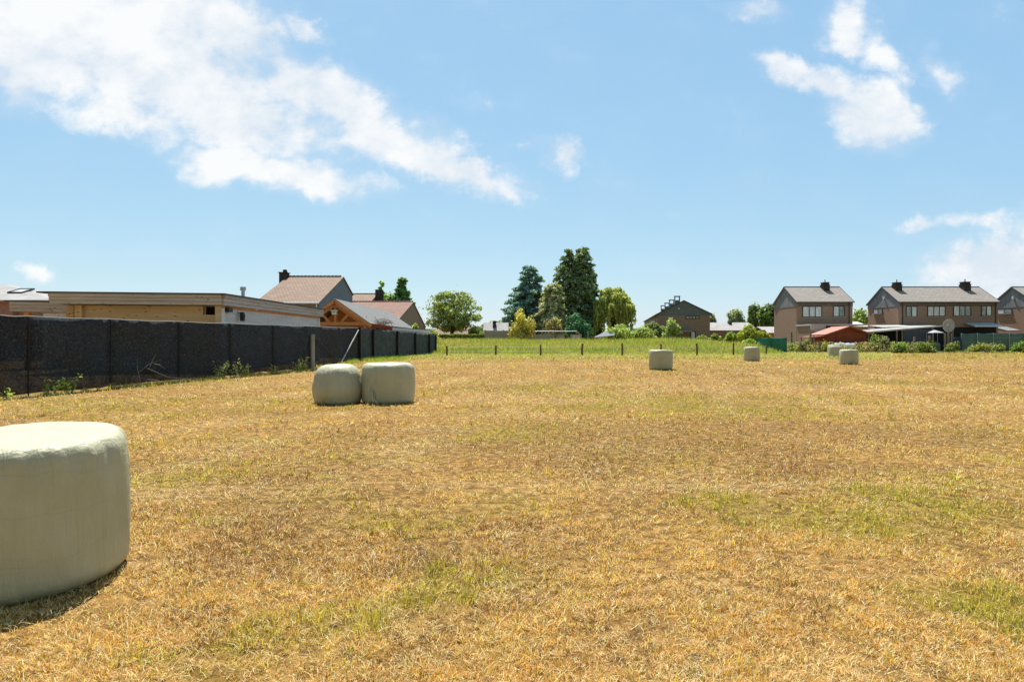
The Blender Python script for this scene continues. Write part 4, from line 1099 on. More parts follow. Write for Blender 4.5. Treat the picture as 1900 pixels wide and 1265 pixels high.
# awning over the terrace of the wide house
root, X0, W_, g, L, lx = h2
aw = empty('awning', (PX(1814, ZH - .2), ZH - .2, zpx(603)), 'grey white striped awning half let out over a terrace', 'awning')
a_ = aw.location; x0_, x1_ = PX(1787, ZH), PX(1842, ZH)
MB(a_).slab((x0_ + .3, ZH - 1.7, zpx(605)), (x1_, ZH - 1.7, zpx(605)), (x1_, ZH - .08, zpx(598.8)), (x0_, ZH - .08, zpx(598.8)), .03).build('cloth', M['film'], aw)
vb = MB(a_)
for k in range(22):
    xa = x0_ + .3 + (x1_ - x0_ - .3) * k / 22; xb = x0_ + .3 + (x1_ - x0_ - .3) * (k + 1) / 22; xm = (xa + xb) / 2
    vb.poly([(xa, ZH - 1.71, zpx(605)), (xa, ZH - 1.71, zpx(606.2)), (xm, ZH - 1.71, zpx(607.2)), (xb, ZH - 1.71, zpx(606.2)), (xb, ZH - 1.71, zpx(605))], (0, .02, 0))
vb.build('valance', M['white'], aw)
MB(a_).beam((x0_ + .2, ZH - .1, zpx(603)), (x0_ + .4, ZH - 1.6, zpx(605.4)), .06).beam((x1_ - .2, ZH - .1, zpx(603)), (x1_ - .1, ZH - 1.6, zpx(605.4)), .06).build('arm', M['metal'], aw)

# the gardens in front of the houses ------------------------------------------------
# red shed
ZS = 75.0; SS = F / ZS; sx0, sx1 = PX(1534.5, ZS), PX(1608.5, ZS); gs = g1(sx0, ZS); zs = lambda y: H + (CY - y) / SS
shed = empty('garden_shed', (sx0, ZS, gs), 'red brown wooden garden shed with faded red roof and side porch', 'shed'); so = shed.location
xr = PX(1574.5, ZS); DS = 3.6
MB(so).poly([(sx0, ZS, gs - .2), (sx1, ZS, gs - .2), (sx1, ZS, zs(619.5)), (xr, ZS, zs(607.5)), (sx0, ZS, zs(620))], (0, DS, 0)).build('wall', M['redwood'], shed)
rb = MB(so)
rb.slab((sx0 - .35, ZS - .3, zs(621.5)), (xr, ZS - .3, zs(606)), (xr, ZS + DS + .3, zs(606)), (sx0 - .35, ZS + DS + .3, zs(621.5)), -.07)
rb.slab((xr + .002, ZS - .3, zs(606)), (sx1 + .45, ZS - .3, zs(620)), (sx1 + .45, ZS + DS + .3, zs(620)), (xr + .002, ZS + DS + .3, zs(606)), -.07)
rf = rb.build('roof', M['redroof'], shed)
vb = MB(so); vb.beam((sx0 - .35, ZS - .33, zs(622.2)), (xr, ZS - .33, zs(606.9)), .05, .16); vb.beam((xr, ZS - .33, zs(606.9)), (sx1 + .45, ZS - .33, zs(620.8)), .05, .16); vb.build('bargeboard', M['redwood'], rf)
MB(so).box(sx0 + 1.0, sx0 + 1.06, ZS - .03, ZS - .003, gs, zs(616)).box(sx0 + 2.2, sx0 + 2.26, ZS - .03, ZS - .003, gs, zs(613)).box(sx0 + 3.3, sx0 + 3.37, ZS - .03, ZS - .003, gs, zs(615)).box(sx0 + .01, sx0 + .1, ZS - .03, ZS - .003, gs, zs(621)).box(sx1 - .1, sx1 - .01, ZS - .03, ZS - .003, gs, zs(621)).build('corner_trim', M['redwood'], shed)
pb = MB(so)
for yy in (ZS + .1, ZS + 3.4): pb.box(sx0 - 1.5, sx0 - 1.4, yy, yy + .1, gs - .2, zs(623))
pb.build('porch_post', M['oldwood'], shed)
MB(so).slab((sx0 - 1.7, ZS - .1, zs(624.5)), (sx0 - .06, ZS - .1, zs(622.6)), (sx0 - .06, ZS + DS, zs(622.6)), (sx0 - 1.7, ZS + DS, zs(624.5)), .06).build('porch_roof', M['redroof'], shed)

# film covered roll in front of the shed
ZR = 73.2; rx0, rx1 = PX(1551, ZR), PX(1590, ZR); gr = g1(rx0, ZR)
rl = empty('plastic_tunnel', ((rx0 + rx1) / 2, ZR, gr), 'low garden tunnel of pale plastic film before the red shed', 'tunnel'); o_ = rl.location
zt_ = PZ(636, ZR); vs = []; fs = []
for i in range(13):
    for k in range(9):
        a = math.pi * k / 8; x = rx0 + (rx1 - rx0) * i / 12
        vs.append((x, ZR + .75 - .75 * math.cos(a), gr + .02 + (zt_ - gr) * math.sin(a) ** .6 * (1 - .05 * (i % 3 == 1))))
for i in range(12):
    for k in range(8): j = i * 9 + k; fs.append((j, j + 1, j + 10, j + 9))
mbt = MB(o_).add(vs, fs); cv_ = mbt.build('film_cover', M['film'], rl, smooth=True); cv_.modifiers.new('Solidify', 'SOLIDIFY').thickness = .01
hb = MB(o_)
for i in range(0, 13, 3):
    x = rx0 + (rx1 - rx0) * i / 12
    hb.tube([(x, ZR + .75 - .77 * math.cos(math.pi * k / 8), gr + .0 + (zt_ + .02 - gr) * math.sin(math.pi * k / 8) ** .6) for k in range(9)], .02, 5)
hb.build('hoop', M['metal'], rl)

def panel_fence(name, label, cat, pts, ztops, m, post_m, step=1.9, bows=.05, pr=.035, lift=.05):
    c = pts[0]; g = g1(*c); root = empty(name, (c[0], c[1], g), label, cat); o = root.location
    for (p, q, zp, zq) in zip(pts[:-1], pts[1:], ztops[:-1], ztops[1:]):
        L_ = math.hypot(q[0] - p[0], q[1] - p[1]); nb = max(1, round(L_ / step))
        for b in range(nb):
            vs, fs = [], []; nu = 10; nv = 5
            for i in range(nu + 1):
                u = (b + i / nu) / nb; x, y = p[0] + (q[0] - p[0]) * u, p[1] + (q[1] - p[1]) * u
                zt = zp + (zq - zp) * u - bows * math.sin(math.pi * i / nu); z0 = g1(x, y) + lift
                for k in range(nv + 1):
                    of = .12 * (float(fbm(x * 1.6, y + k * .8, 77, 3)) - .5)
                    vs.append((x + of * .3, y - of, z0 + (zt - z0) * k / nv))
            for i in range(nu):
                for k in range(nv): j = i * (nv + 1) + k; fs.append((j, j + nv + 1, j + nv + 2, j + 1))
            pn = MB(o).add(vs, fs).build('panel', M[m], root, smooth=True); pn.modifiers.new('Solidify', 'SOLIDIFY').thickness = .008
            for u in ([b / nb, 1.0] if b == nb - 1 else [b / nb]):
                x, y = p[0] + (q[0] - p[0]) * u, p[1] + (q[1] - p[1]) * u
                MB(o).tube([(x, y - .08, g1(x, y) - .2), (x, y - .08, zp + (zq - zp) * u + .06)], pr, 7).build('post', M[post_m], root)
    return root
panel_fence('tarpaulin_fence', 'garden fence covered in bright green tarpaulin left of the brick house', 'fence', [(PX(1403, 71), 71), (PX(1459, 71), 71)], [PZ(626.5, 71), PZ(626.5, 71)], 'green_tarp', 'green_tarp', 1.6)
zf = 78.5
panel_fence('net_windbreak', 'garden fence with see-through green windbreak netting at the right edge', 'fence', [(PX(1783, zf), zf), (PX(1960, zf), zf)], [PZ(618.5, zf), PZ(617.5, zf)], 'green_net', 'metal', 1.9)

def post_thing(label, x, yt, Y, r, lean=0.0, m='oldwood', name='wooden_post', group=None, yb=None):
    X = PX(x, Y); g = g1(X, Y); h = PZ(yt, Y) - g; mb = MB()
    mb.tube([(0, 0, -.2), (lean * .5, 0, h * .5), (lean, .02, h * .93), (lean, .02, h)], [r, r * .95, r * .9, r * .7], 9)
    o = mb.build(name, M[m], None); o.location = (X, Y, g); return tag(o, label, 'post', group)
G_ = 'old garden posts among the weeds'
post_thing('leaning grey post with a stub beside it, before the blue-grey wall', 1693, 624, 73.0, .12, .25, group=G_)
post_thing('upright grey post left of the white pop-up canopy', 1724, 622.5, 73.2, .12, .05, group=G_)
post_thing('old grey post among the shrubs right of the red shed', 1645, 623.5, 73.4, .12, .05, group=G_)
post_thing('tall grey post before the cream panel of the detached house', 1504, 611, 73.5, .13, .0, group=G_)
post_thing('thin dark post beside the green tarpaulin fence', 1469, 616, 72.8, .1, .0, m='green_tarp', group=G_)
post_thing('short slanting stub of wood at the foot of the leaning post', 1688, 636, 72.8, .1, .3, group=G_)
post_thing('grey post left of the bushes before the detached house', 1484, 634, 72.3, .09, .05, group=G_)
post_thing('short pale stump left of the red shed porch', 1521, 632.5, 72.6, .11, .0, group=G_)

# old plank stack and rails by the detached house
sh = empty('garden_gate', (PX(1513, 72.4), 72.4, g1(PX(1513, 72.4), 72.4)), 'pale weathered rail gate standing in the weeds left of the bales', 'gate'); o_ = sh.location
xa, xb = PX(1508, 72.4), PX(1519, 72.4); zb_, zt_ = o_.z, PZ(637.5, 72.4)
MB(o_).beam((xa, 72.4, zb_), (xa + .12, 72.4, zt_), .07).beam((xb, 72.4, zb_), (xb, 72.4, zt_ + .05), .07).build('stile', M['oldwood'], sh)
MB(o_).beam((xa + .12, 72.36, zt_ - .05), (xb, 72.36, zt_), .06).beam((xa + .07, 72.36, zt_ - .5), (xb, 72.36, zt_ - .45), .06).build('rail', M['oldwood'], sh)

# carport with a long sloping edge board, and the blue-grey wall behind it
lt = empty('lean_to', (PX(1612, 77.5), 77.5, g1(PX(1612, 77.5), 77.5)), 'open lean-to with a long thin tilted roof beside the red shed', 'shed'); o_ = lt.location
z77 = lambda y: PZ(y, 77.5)
MB(o_).slab((PX(1606, 77.5), 77.5, z77(616.5)), (PX(1747, 77.5), 77.5, z77(604.2)), (PX(1747, 77.5), 79.8, z77(602.8)), (PX(1606, 77.5), 79.8, z77(611.5)), .1).build('roof', M['greyroof'], lt)
MB(o_).beam((PX(1606, 77.5), 77.42, z77(617)), (PX(1747, 77.5), 77.42, z77(604.6)), .06, .16).build('edge_board', M['cream'], lt)
mb = MB(o_)
for x, y in ((1612, 616.5), (1664.5, 611.5), (1674.5, 610.5), (1731, 606)): mb.box(PX(x, 77.5) - .06, PX(x, 77.5) + .06, 77.5, 77.62, o_.z - .2, z77(y))
mb.build('post', M['oldwood'], lt)
MB(o_).box(PX(1608, 77.5), PX(1664, 77.5), 79.6, 79.7, o_.z - .2, z77(613.5)).build('back_wall', M['interior_shade'], lt)  # wall coloured near black for the shade inside the lean-to
MB(o_).box(PX(1677, 77.5), PX(1732, 77.5), 77.55, 77.65, o_.z - .2, z77(611)).build('wall_sheet', M['bluewall'], lt)

# satellite dish on a mast
ds = empty('satellite_dish', (PX(1761, 76.5), 76.5, g1(PX(1761, 76.5), 76.5)), 'big beige satellite dish on a stubby mast before the wide house', 'satellite dish'); o_ = ds.location
dz = PZ(604.5, 76.5); rd = .98; dn = Vector((-.62, -.75, .12)).normalized(); du = Vector((0, 0, 1)).cross(dn).normalized(); dv = dn.cross(du)
dc = Vector((PX(1760.5, 76.5), 76.5, dz)); vs = []; fs = []
for i in range(7):
    for k in range(28):
        a = 2 * math.pi * k / 28; r = rd * i / 6 + .001
        vs.append(dc + du * r * .62 * math.cos(a) + dv * r * .8 * math.sin(a) + dn * (.28 * (r / rd) ** 2 - .2))
for i in range(6):
    for k in range(28): k2 = (k + 1) % 28; fs.append((i * 28 + k, i * 28 + k2, (i + 1) * 28 + k2, (i + 1) * 28 + k))
dd = MB(o_).add(vs, fs).build('reflector', M['dish'], ds, smooth=True); dd.modifiers.new('Solidify', 'SOLIDIFY').thickness = .03
MB(o_).tube([(o_.x + .1, 76.7, o_.z - .2), (o_.x + .1, 76.7, dz - .1)], .07, 8).beam((o_.x + .1, 76.7, dz - .1), dc - dn * .2, .12).build('mast', M['metal'], ds)
MB(o_).beam(dc - dv * .7, dc + dn * .8 - dv * .25, .05).box(dc.x + dn.x * .8 - .08, dc.x + dn.x * .8 + .08, dc.y + dn.y * .8 - .08, dc.y + dn.y * .8 + .08, dc.z + .0, dc.z + .2).build('feed_arm', M['metal'], ds)

# white pop-up canopy
gz_ = g1(PX(1741, 76), 76); cn = empty('garden_canopy', (PX(1741, 76), 76, gz_), 'small white pop-up canopy left of the satellite dish', 'canopy'); o_ = cn.location
xa, xb = PX(1731.5, 76), PX(1752, 76); ap = Vector(((xa + xb) / 2 - .1, 76.6, PZ(611.8, 76))); ze_ = PZ(617.2, 76)
cs = [(xa, 76, ze_), (xb, 76, ze_), (xb, 77.2, ze_), (xa, 77.2, ze_)]
MB(o_).add(cs + [ap, (ap.x, ap.y, ap.z - .1)], [(0, 1, 4), (1, 2, 4), (2, 3, 4), (3, 0, 4), (1, 0, 5), (2, 1, 5), (3, 2, 5), (0, 3, 5)]).build('cloth', M['canopy_cloth'], cn)
mb = MB(o_)
for c in cs: mb.tube([(c[0], c[1], gz_ - .1), c], .025, 6)
mb.build('leg', M['metal'], cn)
# table, barrels and pots near it
def barrel(label, x, yt, Y, r, m, name='water_barrel', group=None):
    X = PX(x, Y); g = g1(X, Y); h = PZ(yt, Y) - g; mb = MB()
    mb.tube([(0, 0, 0), (0, 0, h * .12), (0, 0, h * .5), (0, 0, h * .88), (0, 0, h * .9), (0, 0, h)], [r * .85, r * .97, r * 1.03, r * .97, r * .8, r * .78], 18)
    o = mb.build(name, M[m], None); o.location = (X, Y, g); return tag(o, label, 'barrel', group)
barrel('dark blue water barrel at the left end of the green windbreak', 1776.5, 624.5, 76.8, .5, 'plastic_blue')
barrel('pale green tub under the white pop-up canopy', 1737, 636, 74.5, .4, 'green_net')
bx = empty('wood_stack', (PX(1759, 75.6), 75.6, g1(PX(1759, 75.6), 75.6)), 'upright bundle of old grey boards under the satellite dish', 'wood stack'); o_ = bx.location
mb = MB(o_)
for k in range(8):
    xx = PX(1752, 75.6) + k * .13; mb.box(xx, xx + .1, 75.6 + (k % 3) * .09, 75.66 + (k % 3) * .09, o_.z - .05, PZ(616 + random.uniform(0, 5), 75.6))
mb.build('boards', M['oldwood'], bx)

# ------------------------------------------------------------------ left side buildings
# flat roofed timber pool house
C0 = (PX(412, 32), 32.0); CL = (PX(95, 30.8), 30.8); CR = (PX(597, 47.3), 47.3)
CB = (CL[0] + CR[0] - C0[0], CL[1] + CR[1] - C0[1])
ztop, zfb = PZ(544.5, 32), PZ(566.5, 32); gp = g1(*C0)
ph = empty('pool_house', (C0[0], C0[1], gp), 'large flat roofed timber garden building with plank fascia behind the black fence', 'garden building'); o_ = ph.location
def lerp2(a, b, t): return (a[0] + (b[0] - a[0]) * t, a[1] + (b[1] - a[1]) * t)
def fascia(name, p, q, z0, z1, m, parent, o_, rows=3):
    mb = MB(o_); h = (z1 - z0) / rows
    for k in range(rows):
        zt = z1 - h * k; out = .16 - .035 * k
        mb.seg(p, q, zt - h + .012, zt, -.05, out)
    return mb.build(name, M[m], parent)
fascia('fascia', CL, C0, zfb, ztop - .07, 'fascia', ph, o_)
fascia('fascia', C0, CR, zfb, ztop - .07, 'fascia_pale', ph, o_)
fascia('fascia', CB, CL, zfb, ztop - .07, 'fascia', ph, o_)
def ext(a, b, d):   # push corner a away from b
    L_ = math.hypot(a[0] - b[0], a[1] - b[1]); return (a[0] + (a[0] - b[0]) / L_ * d, a[1] + (a[1] - b[1]) / L_ * d)
rp = [(CL[0] - .5, CL[1] - .3), (C0[0] + .22, C0[1] - .2), (CR[0] + .25, CR[1] + .2), (CB[0] - .5, CB[1] + .2)]
MB(o_).hexa([(x, y, ztop - .075) for x, y in rp], [(x, y, ztop) for x, y in rp]).build('roof', M['roof_edge'], ph)
ins = .95
wl, wc = (PX(131, 31.4), 31.5), (PX(408, 32.4), 32.45)
MB(o_).seg((PX(137, 31.5), 31.55), (PX(376, 32.35), 32.4), gp - .3, zfb - .02, -.15, 0).build('front_wall', M['pine'], ph)
MB(o_).seg((PX(376, 32.35), 32.4), (PX(400, 32.4), 32.5), gp - .3, zfb - .02, -.9, -.5).build('window_opening', M['interior_shade'], ph)  # dark box behind the opening, its colour standing for the shade inside
mb = MB(o_); mb.seg((PX(376, 32.35), 32.4), (PX(400, 32.4), 32.5), gp - .3, PZ(584, 32.4), -.15, 0); mb.build('front_wall', M['pine'], ph)
for (a, b) in ((124.5, 136.5), (399, 410)):
    MB(o_).seg((PX(a, 32.1), 32.1), (PX(b, 32.2), 32.2), gp - .3, zfb - .02, -.25, .03).build('post', M['pine'], ph)
cr2 = lerp2(C0, CR, .985); c02 = lerp2(C0, CR, .012)
MB(o_).seg((c02[0] - .12, c02[1]), (cr2[0] - .12, cr2[1]), gp - .3, zfb - .13, -.15, 0).build('side_wall', M['white_plank'], ph)
MB(o_).seg((c02[0] - .12, c02[1]), (cr2[0] - .12, cr2[1]), zfb - .125, zfb - .01, -.15, .03).build('wall_plate', M['orange_wood'], ph)
MB(o_).seg((cr2[0] - .12, cr2[1] - .25), (cr2[0] - .12, cr2[1]), gp - .3, zfb - .13, .004, .06).seg((c02[0] - .12, c02[1]), (c02[0] - .12, c02[1] + .25), gp - .3, zfb - .13, .004, .06).build('corner_board', M['white'], ph)
MB(o_).seg((CB[0] + .6, CB[1] - .5), (CL[0] + .9, CL[1] + .6), gp - .3, zfb - .02, -.15, 0).build('side_wall', M['pine'], ph)
lp_ = lerp2(C0, CR, .13); lb = MB(o_); lz = zfb - .3
lb.beam((lp_[0] - .1, lp_[1], lz), (lp_[0] + .1, lp_[1], lz), .05); lb.tube([(lp_[0] + .12, lp_[1], lz + .05), (lp_[0] + .12, lp_[1], lz - .12), (lp_[0] + .12, lp_[1], lz - .42)], [.1, .15, .11], 10)
lb.build('wall_lamp', M['black_frame'], ph)
sp_ = lerp2(C0, CR, .035); MB(o_).box(sp_[0] - .1, sp_[0] + .1, sp_[1], sp_[1] + .45, zfb - .3, zfb - .06).build('loudspeaker', M['black_frame'], ph)
fl = lerp2(C0, CR, .3); fl = (fl[0] - 1.0, fl[1]); fb_ = MB(o_)
zft = PZ(532.5, fl[1]); fb_.tube([(fl[0], fl[1], ztop - .02), (fl[0], fl[1], zft - .22)], .1, 12); fb_.tube([(fl[0], fl[1], zft - .2), (fl[0], fl[1], zft)], [.16, .16], 12)
fb_.build('flue', M['metal'], ph, smooth=False)

# lower annex at the far left
A0, A1 = (PX(19, 34), 34.0), (PX(140, 35), 35.0); ga = g1(*A0); az1, az0 = PZ(557.5, 34), PZ(578, 34)
an = empty('timber_annex', (A0[0], A0[1], ga), 'lower flat roofed timber annex left of the large garden building', 'garden building'); o_ = an.location
fascia('fascia', A0, A1, az0, az1 - .06, 'fascia', an, o_)
MB(o_).hexa([(A0[0] - .15, A0[1] - .25, az1 - .055), (A1[0], A1[1] - .25, az1 - .055), (A1[0], A1[1] + 5, az1 - .055), (A0[0] - .15, A0[1] + 5, az1 - .055)], [(A0[0] - .15, A0[1] - .25, az1), (A1[0], A1[1] - .25, az1), (A1[0], A1[1] + 5, az1), (A0[0] - .15, A0[1] + 5, az1)]).build('roof', M['roof_edge'], an)
for a in (44, 122): MB(o_).box(PX(a, 34.3), PX(a + 9, 34.3), 34.3, 34.5, ga - .3, az0 - .01).build('post', M['orange_wood'], an)
MB(o_).box(PX(20, 36), PX(140, 36), 38.5, 38.7, ga - .3, az0 + .1).build('back_wall', M['white_plank'], an)

# house with the pale hipped roof at the frame edge
hp = empty('hip_roofed_house', (-40, 47, g1(-40, 47)), 'red brick house with pale grey hipped roof at the left edge', 'house'); o_ = hp.location
he, hr = PZ(556.5, 46), PZ(526, 50); hx1 = PX(104, 46); hx0 = -56.0; hy0, hy1 = 46.0, 56.5
MB(o_).box(hx0 + .4, PX(24, 46.4), hy0 + .4, hy1 - .4, o_.z - .3, he + .02).build('wall', M['brick_r'], hp)
MB(o_).box(PX(24, 46.4) + .01, hx1 - .4, hy0 + .9, hy1 - .4, o_.z - .3, he - .1).build('wall', M['brick_r'], hp)
ra, rb_ = (hx0 + 5, 51.2, hr), (PX(14, 51.2), 51.2, hr)
c4 = [(hx0, hy0, he), (hx1, hy0, he), (hx1, hy1, he), (hx0, hy1, he)]
MB(o_).add(c4 + [ra, rb_] + [(x, y, z - .12) for x, y, z in c4], [(0, 1, 5, 4), (1, 2, 5), (2, 3, 4, 5), (3, 0, 4), (6, 7, 1, 0), (7, 8, 2, 1), (8, 9, 3, 2), (9, 6, 0, 3), (9, 8, 7, 6)]).build('roof', M['greyroof'], hp)
def on_roof(x, t):   # a point on the front slope, t from eaves to ridge
    return Vector((x, hy0 + (51.2 - hy0) * t, he + (hr - he) * t))
xk = PX(33, 48.5); w0, w1 = on_roof(xk - .5, .42), on_roof(xk + .55, .42); w2, w3 = on_roof(xk + .55, .66), on_roof(xk - .5, .66)
upn = Vector((0, -(hr - he), 51.2 - hy0)).normalized() * .09
sk = MB(o_)
for a_, b_ in ((w0, w1), (w1, w2), (w2, w3), (w3, w0)): sk.beam(a_ + upn * .5, b_ + upn * .5, .1, .12)
skw = sk.build('roof_window', M['black_frame'], hp)
MB(o_).slab(w0 + upn * .7, w1 + upn * .7, w2 + upn * .7, w3 + upn * .7, .03).build('pane', M['pane'], skw)

# tiled houses behind the pavilion (gables face the field on their right-hand side)
def tiled_house(name, label, cat, xr_, zf_, zr_, zb_, x_left, e_f, r_, e_b, roof, wall, gable, chim=None):
    """right gable on x = xr_; depths zf_, zr_, zb_ of front eaves, ridge, back eaves; heights e_f, r_, e_b"""
    g = g1(xr_, zf_); root = empty(name, (xr_, zf_, g), label, cat); o = root.location
    MB(o).poly([(xr_ - .12, zf_, g - .3), (xr_ - .12, zb_, g - .3), (xr_ - .12, zb_, e_b - .1), (xr_ - .12, zr_, r_ - .1), (xr_ - .12, zf_, e_f - .1)], (.12, 0, 0)).build('gable_wall', M[gable], root)
    MB(o).box(x_left, xr_ - .125, zf_, zf_ + .25, g - .3, e_f - .06).box(x_left, xr_ - .125, zb_ - .25, zb_, g - .3, e_b - .06).poly([(x_left, zf_ + .255, g - .3), (x_left, zb_ - .255, g - .3), (x_left, zb_ - .255, e_b - .15), (x_left, zr_, r_ - .2), (x_left, zf_ + .255, e_f - .12)], (.2, 0, 0)).build('wall', M[wall], root)
    s = (r_ - e_f) / (zr_ - zf_); rb = MB(o)
    rb.slab((x_left - .15, zf_ - .35, e_f - s * .35), (xr_ + .12, zf_ - .35, e_f - s * .35), (xr_ + .12, zr_, r_), (x_left - .15, zr_, r_), .1)
    rb.slab((xr_ + .12, zb_ + .1, e_b - .05), (x_left - .15, zb_ + .1, e_b - .05), (x_left - .15, zr_ + .004, r_), (xr_ + .12, zr_ + .004, r_), .1)
    rf = rb.build('roof', M[roof], root)
    cb = MB(o); nn_ = int((xr_ - x_left + .3) / .42)
    for k in range(nn_):
        x = x_left - .15 + .42 * k; cb.tube([(x, zr_, r_ + .02), (x + .40, zr_, r_ + .05)], [.1, .13], 7)
    cb.build('ridge_tiles', M[roof], rf)
    MB(o).tube([(x_left, zf_ - .4, e_f - s * .35 - .06), (xr_ + .1, zf_ - .4, e_f - s * .35 - .06)], .07, 8).build('gutter', M['white'], root)
    MB(o).tube([(xr_ - .2, zf_ - .12, e_f - .2), (xr_ - .2, zf_ - .12, g)], .06, 8).build('downpipe', M['white'], root)
    return root
XA = -18.5
hA = tiled_house('tiled_house', 'tall brown tiled house with dark gable and stubby chimney on its left end', 'house', XA, 62.0, XA * F / (636 - CX), XA * F / (654 - CX), -24.4,
                 PZ(559, 62), PZ(513.5, XA * F / (636 - CX)), PZ(546, XA * F / (654 - CX)), 'tile', 'brick_y', 'darkclad')
zrA = XA * F / (636 - CX); rA = PZ(513.5, zrA); gA = hA.location
xc_ = PX(529, zrA)
cA = MB(gA); cA.box(xc_ - .38, xc_ + .38, zrA - .8, zrA + .25, rA - 1.3, PZ(507.5, zrA)); chA = cA.build('chimney', M['chimney'], hA)
cA = MB(gA); cA.box(xc_ - .48, xc_ + .48, zrA - .9, zrA + .35, PZ(507.4, zrA), PZ(506.2, zrA)); cA.tube([(xc_ + .1, zrA - .3, PZ(506.2, zrA)), (xc_ + .1, zrA - .3, PZ(501, zrA))], [.26, .2], 10); cA.build('chimney_pot', M['chimney'], chA)
XB = PX(699, 110)
hB = tiled_house('tiled_house', 'small brown tiled roof with square brick chimney between two larger tiled houses', 'house', XB, 103.0, 110.0, 117.0, PX(625, 110), PZ(566, 103), PZ(545.5, 110), PZ(566, 117) , 'tile', 'brick_y', 'brick_b')
MB(hB.location).box(PX(697.5, 109), PX(710, 109), 108.4, 109.6, PZ(570, 109), PZ(537.5, 109)).build('chimney', M['chimney'], hB)
XC = PX(741, 78)
zrC = XC * F / (766 - CX); zbC = XC * F / (789 - CX)
hC = tiled_house('tiled_house', 'low house with red pantile roof and brown brick gable behind the grey pavilion', 'house', XC, 78.0, zrC, zbC, PX(655, zrC), PZ(589, 78), PZ(560, zrC), PZ(606, zbC), 'pantile', 'brick_b', 'brick_b')

# timber pavilion with an open trussed gable
ZP, ZQ = 54.0, 77.0; xa_ = PX(622.5, ZP); xe = PX(688, ZP); xw = xa_ - (xe - xa_); gP = g1(xa_, ZP)
za, ze = PZ(556.5, ZP), PZ(602, ZP)
pv = empty('timber_pavilion', (xa_, ZP, gP), 'orange timber pavilion with open trussed gable and long grey shingle roof', 'pavilion'); o_ = pv.location
rb = MB(o_)
rb.slab((xa_, ZP - .3, za), (xe, ZP - .3, ze), (xe + .1, ZQ, ze), (xa_, ZQ, za), -.1)
rb.slab((xw, ZP - .3, ze), (xa_ - .003, ZP - .3, za), (xa_ - .003, ZQ, za), (xw, ZQ, ze), -.1)
rb.build('roof', M['shingle'], pv)
sl = Vector((xe - xa_, 0, ze - za)).normalized()
mb = MB(o_); mb.beam((xa_, ZP - .36, za - .12), (xe + .1, ZP - .36, ze - .17), .05, .26); mb.build('bargeboard', M['orange_wood'], pv)
mb = MB(o_); mb.beam((xa_, ZP - .36, za - .12), (xw - .1, ZP - .36, ze - .17), .05, .26); mb.build('bargeboard', M['orange_wood'], pv)
zt = PZ(600.5, ZP)
mb = MB(o_); mb.beam((xw + .3, ZP, zt), (xe - .3, ZP, zt), .24, .26); mb.build('tie_beam', M['orange_wood'], pv)
mb = MB(o_); mb.beam((xa_, ZP, zt + .14), (xa_, ZP, za - .25), .2); mb.build('king_post', M['orange_wood'], pv)
for s_ in (-1, 1):
    mb = MB(o_); mb.beam((xa_ + s_ * .5, ZP, zt + .13), (xa_ + s_ * 1.25, ZP, za - (za - ze) * .5), .16, .18); mb.build('brace', M['orange_wood'], pv)
    mb = MB(o_); mb.beam((xa_ + s_ * .05, ZP - .05, za - .42), (xa_ + s_ * (xe - xa_ - .35), ZP - .05, ze - .12), .2, .26); mb.build('rafter', M['orange_wood'], pv)
    for yy in (ZP, ZP + 5, ZP + 10, ZP + 16):
        MB(o_).box(xa_ + s_ * (xe - xa_ - .45) - .1, xa_ + s_ * (xe - xa_ - .45) + .1, yy - .1, yy + .1, gP - .3, (zt if yy == ZP else ze) - .13).build('post', M['orange_wood'], pv)
MB(o_).poly([(xw + .4, ZP + 3.2, gP - .3), (xe - .4, ZP + 3.2, gP - .3), (xe - .4, ZP + 3.2, ze - .12), (xa_, ZP + 3.2, za - .2), (xw + .4, ZP + 3.2, ze - .12)], (0, .1, 0)).build('back_wall', M['orange_wood'], pv)
MB(o_).beam((PX(689, ZP), ZP - .2, PZ(603.5, ZP)), (PX(724, ZP), ZP + .8, PZ(609.5, ZP)), .2, .3).build('side_beam', M['redwood'], pv)
# bird box on the king post
bb = empty('bird_box', (xa_, ZP - .2, PZ(584, ZP)), 'white bird box fixed under the peak of the timber pavilion', 'bird box'); o_ = bb.location
bw = .2; b0 = o_.z; b1 = PZ(577, ZP)
MB(o_).box(xa_ - bw, xa_ + bw, ZP - .45, ZP - .105, b0, b1).build('body', M['white'], bb)
MB(o_).slab((xa_ - bw - .1, ZP - .55, b1 + .02), (xa_ + bw + .1, ZP - .55, b1 + .02), (xa_ + bw + .1, ZP - .105, b1 + .12), (xa_ - bw - .1, ZP - .105, b1 + .12), .04).build('roof', M['white'], bb)
MB(o_).tube([(xa_, ZP - .452, b0 + .2), (xa_, ZP - .458, b0 + .2)], .05, 10).build('entrance_hole', M['black_frame'], bb)
# low annex with the pale fascia, and potted stuff heaped on its roof edge
L0, L1 = (PX(723, 57.5), 57.5), (PX(797.5, 69), 69.0); gl = g1(*L0)
la = empty('low_annex', (L0[0], L0[1], gl), 'low white fascia shed roof behind the far end of the black fence', 'shed'); o_ = la.location
MB(o_).seg(L0, L1, PZ(612, 57.5), PZ(607.2, 57.5), 0, .12, PZ(617.5, 69), PZ(612.8, 69)).build('fascia', M['white'], la)
MB(o_).seg(L0, L1, PZ(607.2, 57.5), PZ(606.4, 57.5), -2.3, .16, PZ(612.8, 69), PZ(612, 69)).build('roof', M['shingle'], la)
MB(o_).seg(L0, L1, gl - .3, PZ(612, 57.5), -.3, -.05, gl - .3, PZ(617.5, 69)).build('wall', M['white_plank'], la)
random.seed(77)
br = empty('brushwood_heap', (PX(705, 56.6), 56.6, PZ(604, 56.6)), 'tangled heap of twigs piled on the pavilion roof edge', 'twig heap'); o_ = br.location; mb = MB(o_)
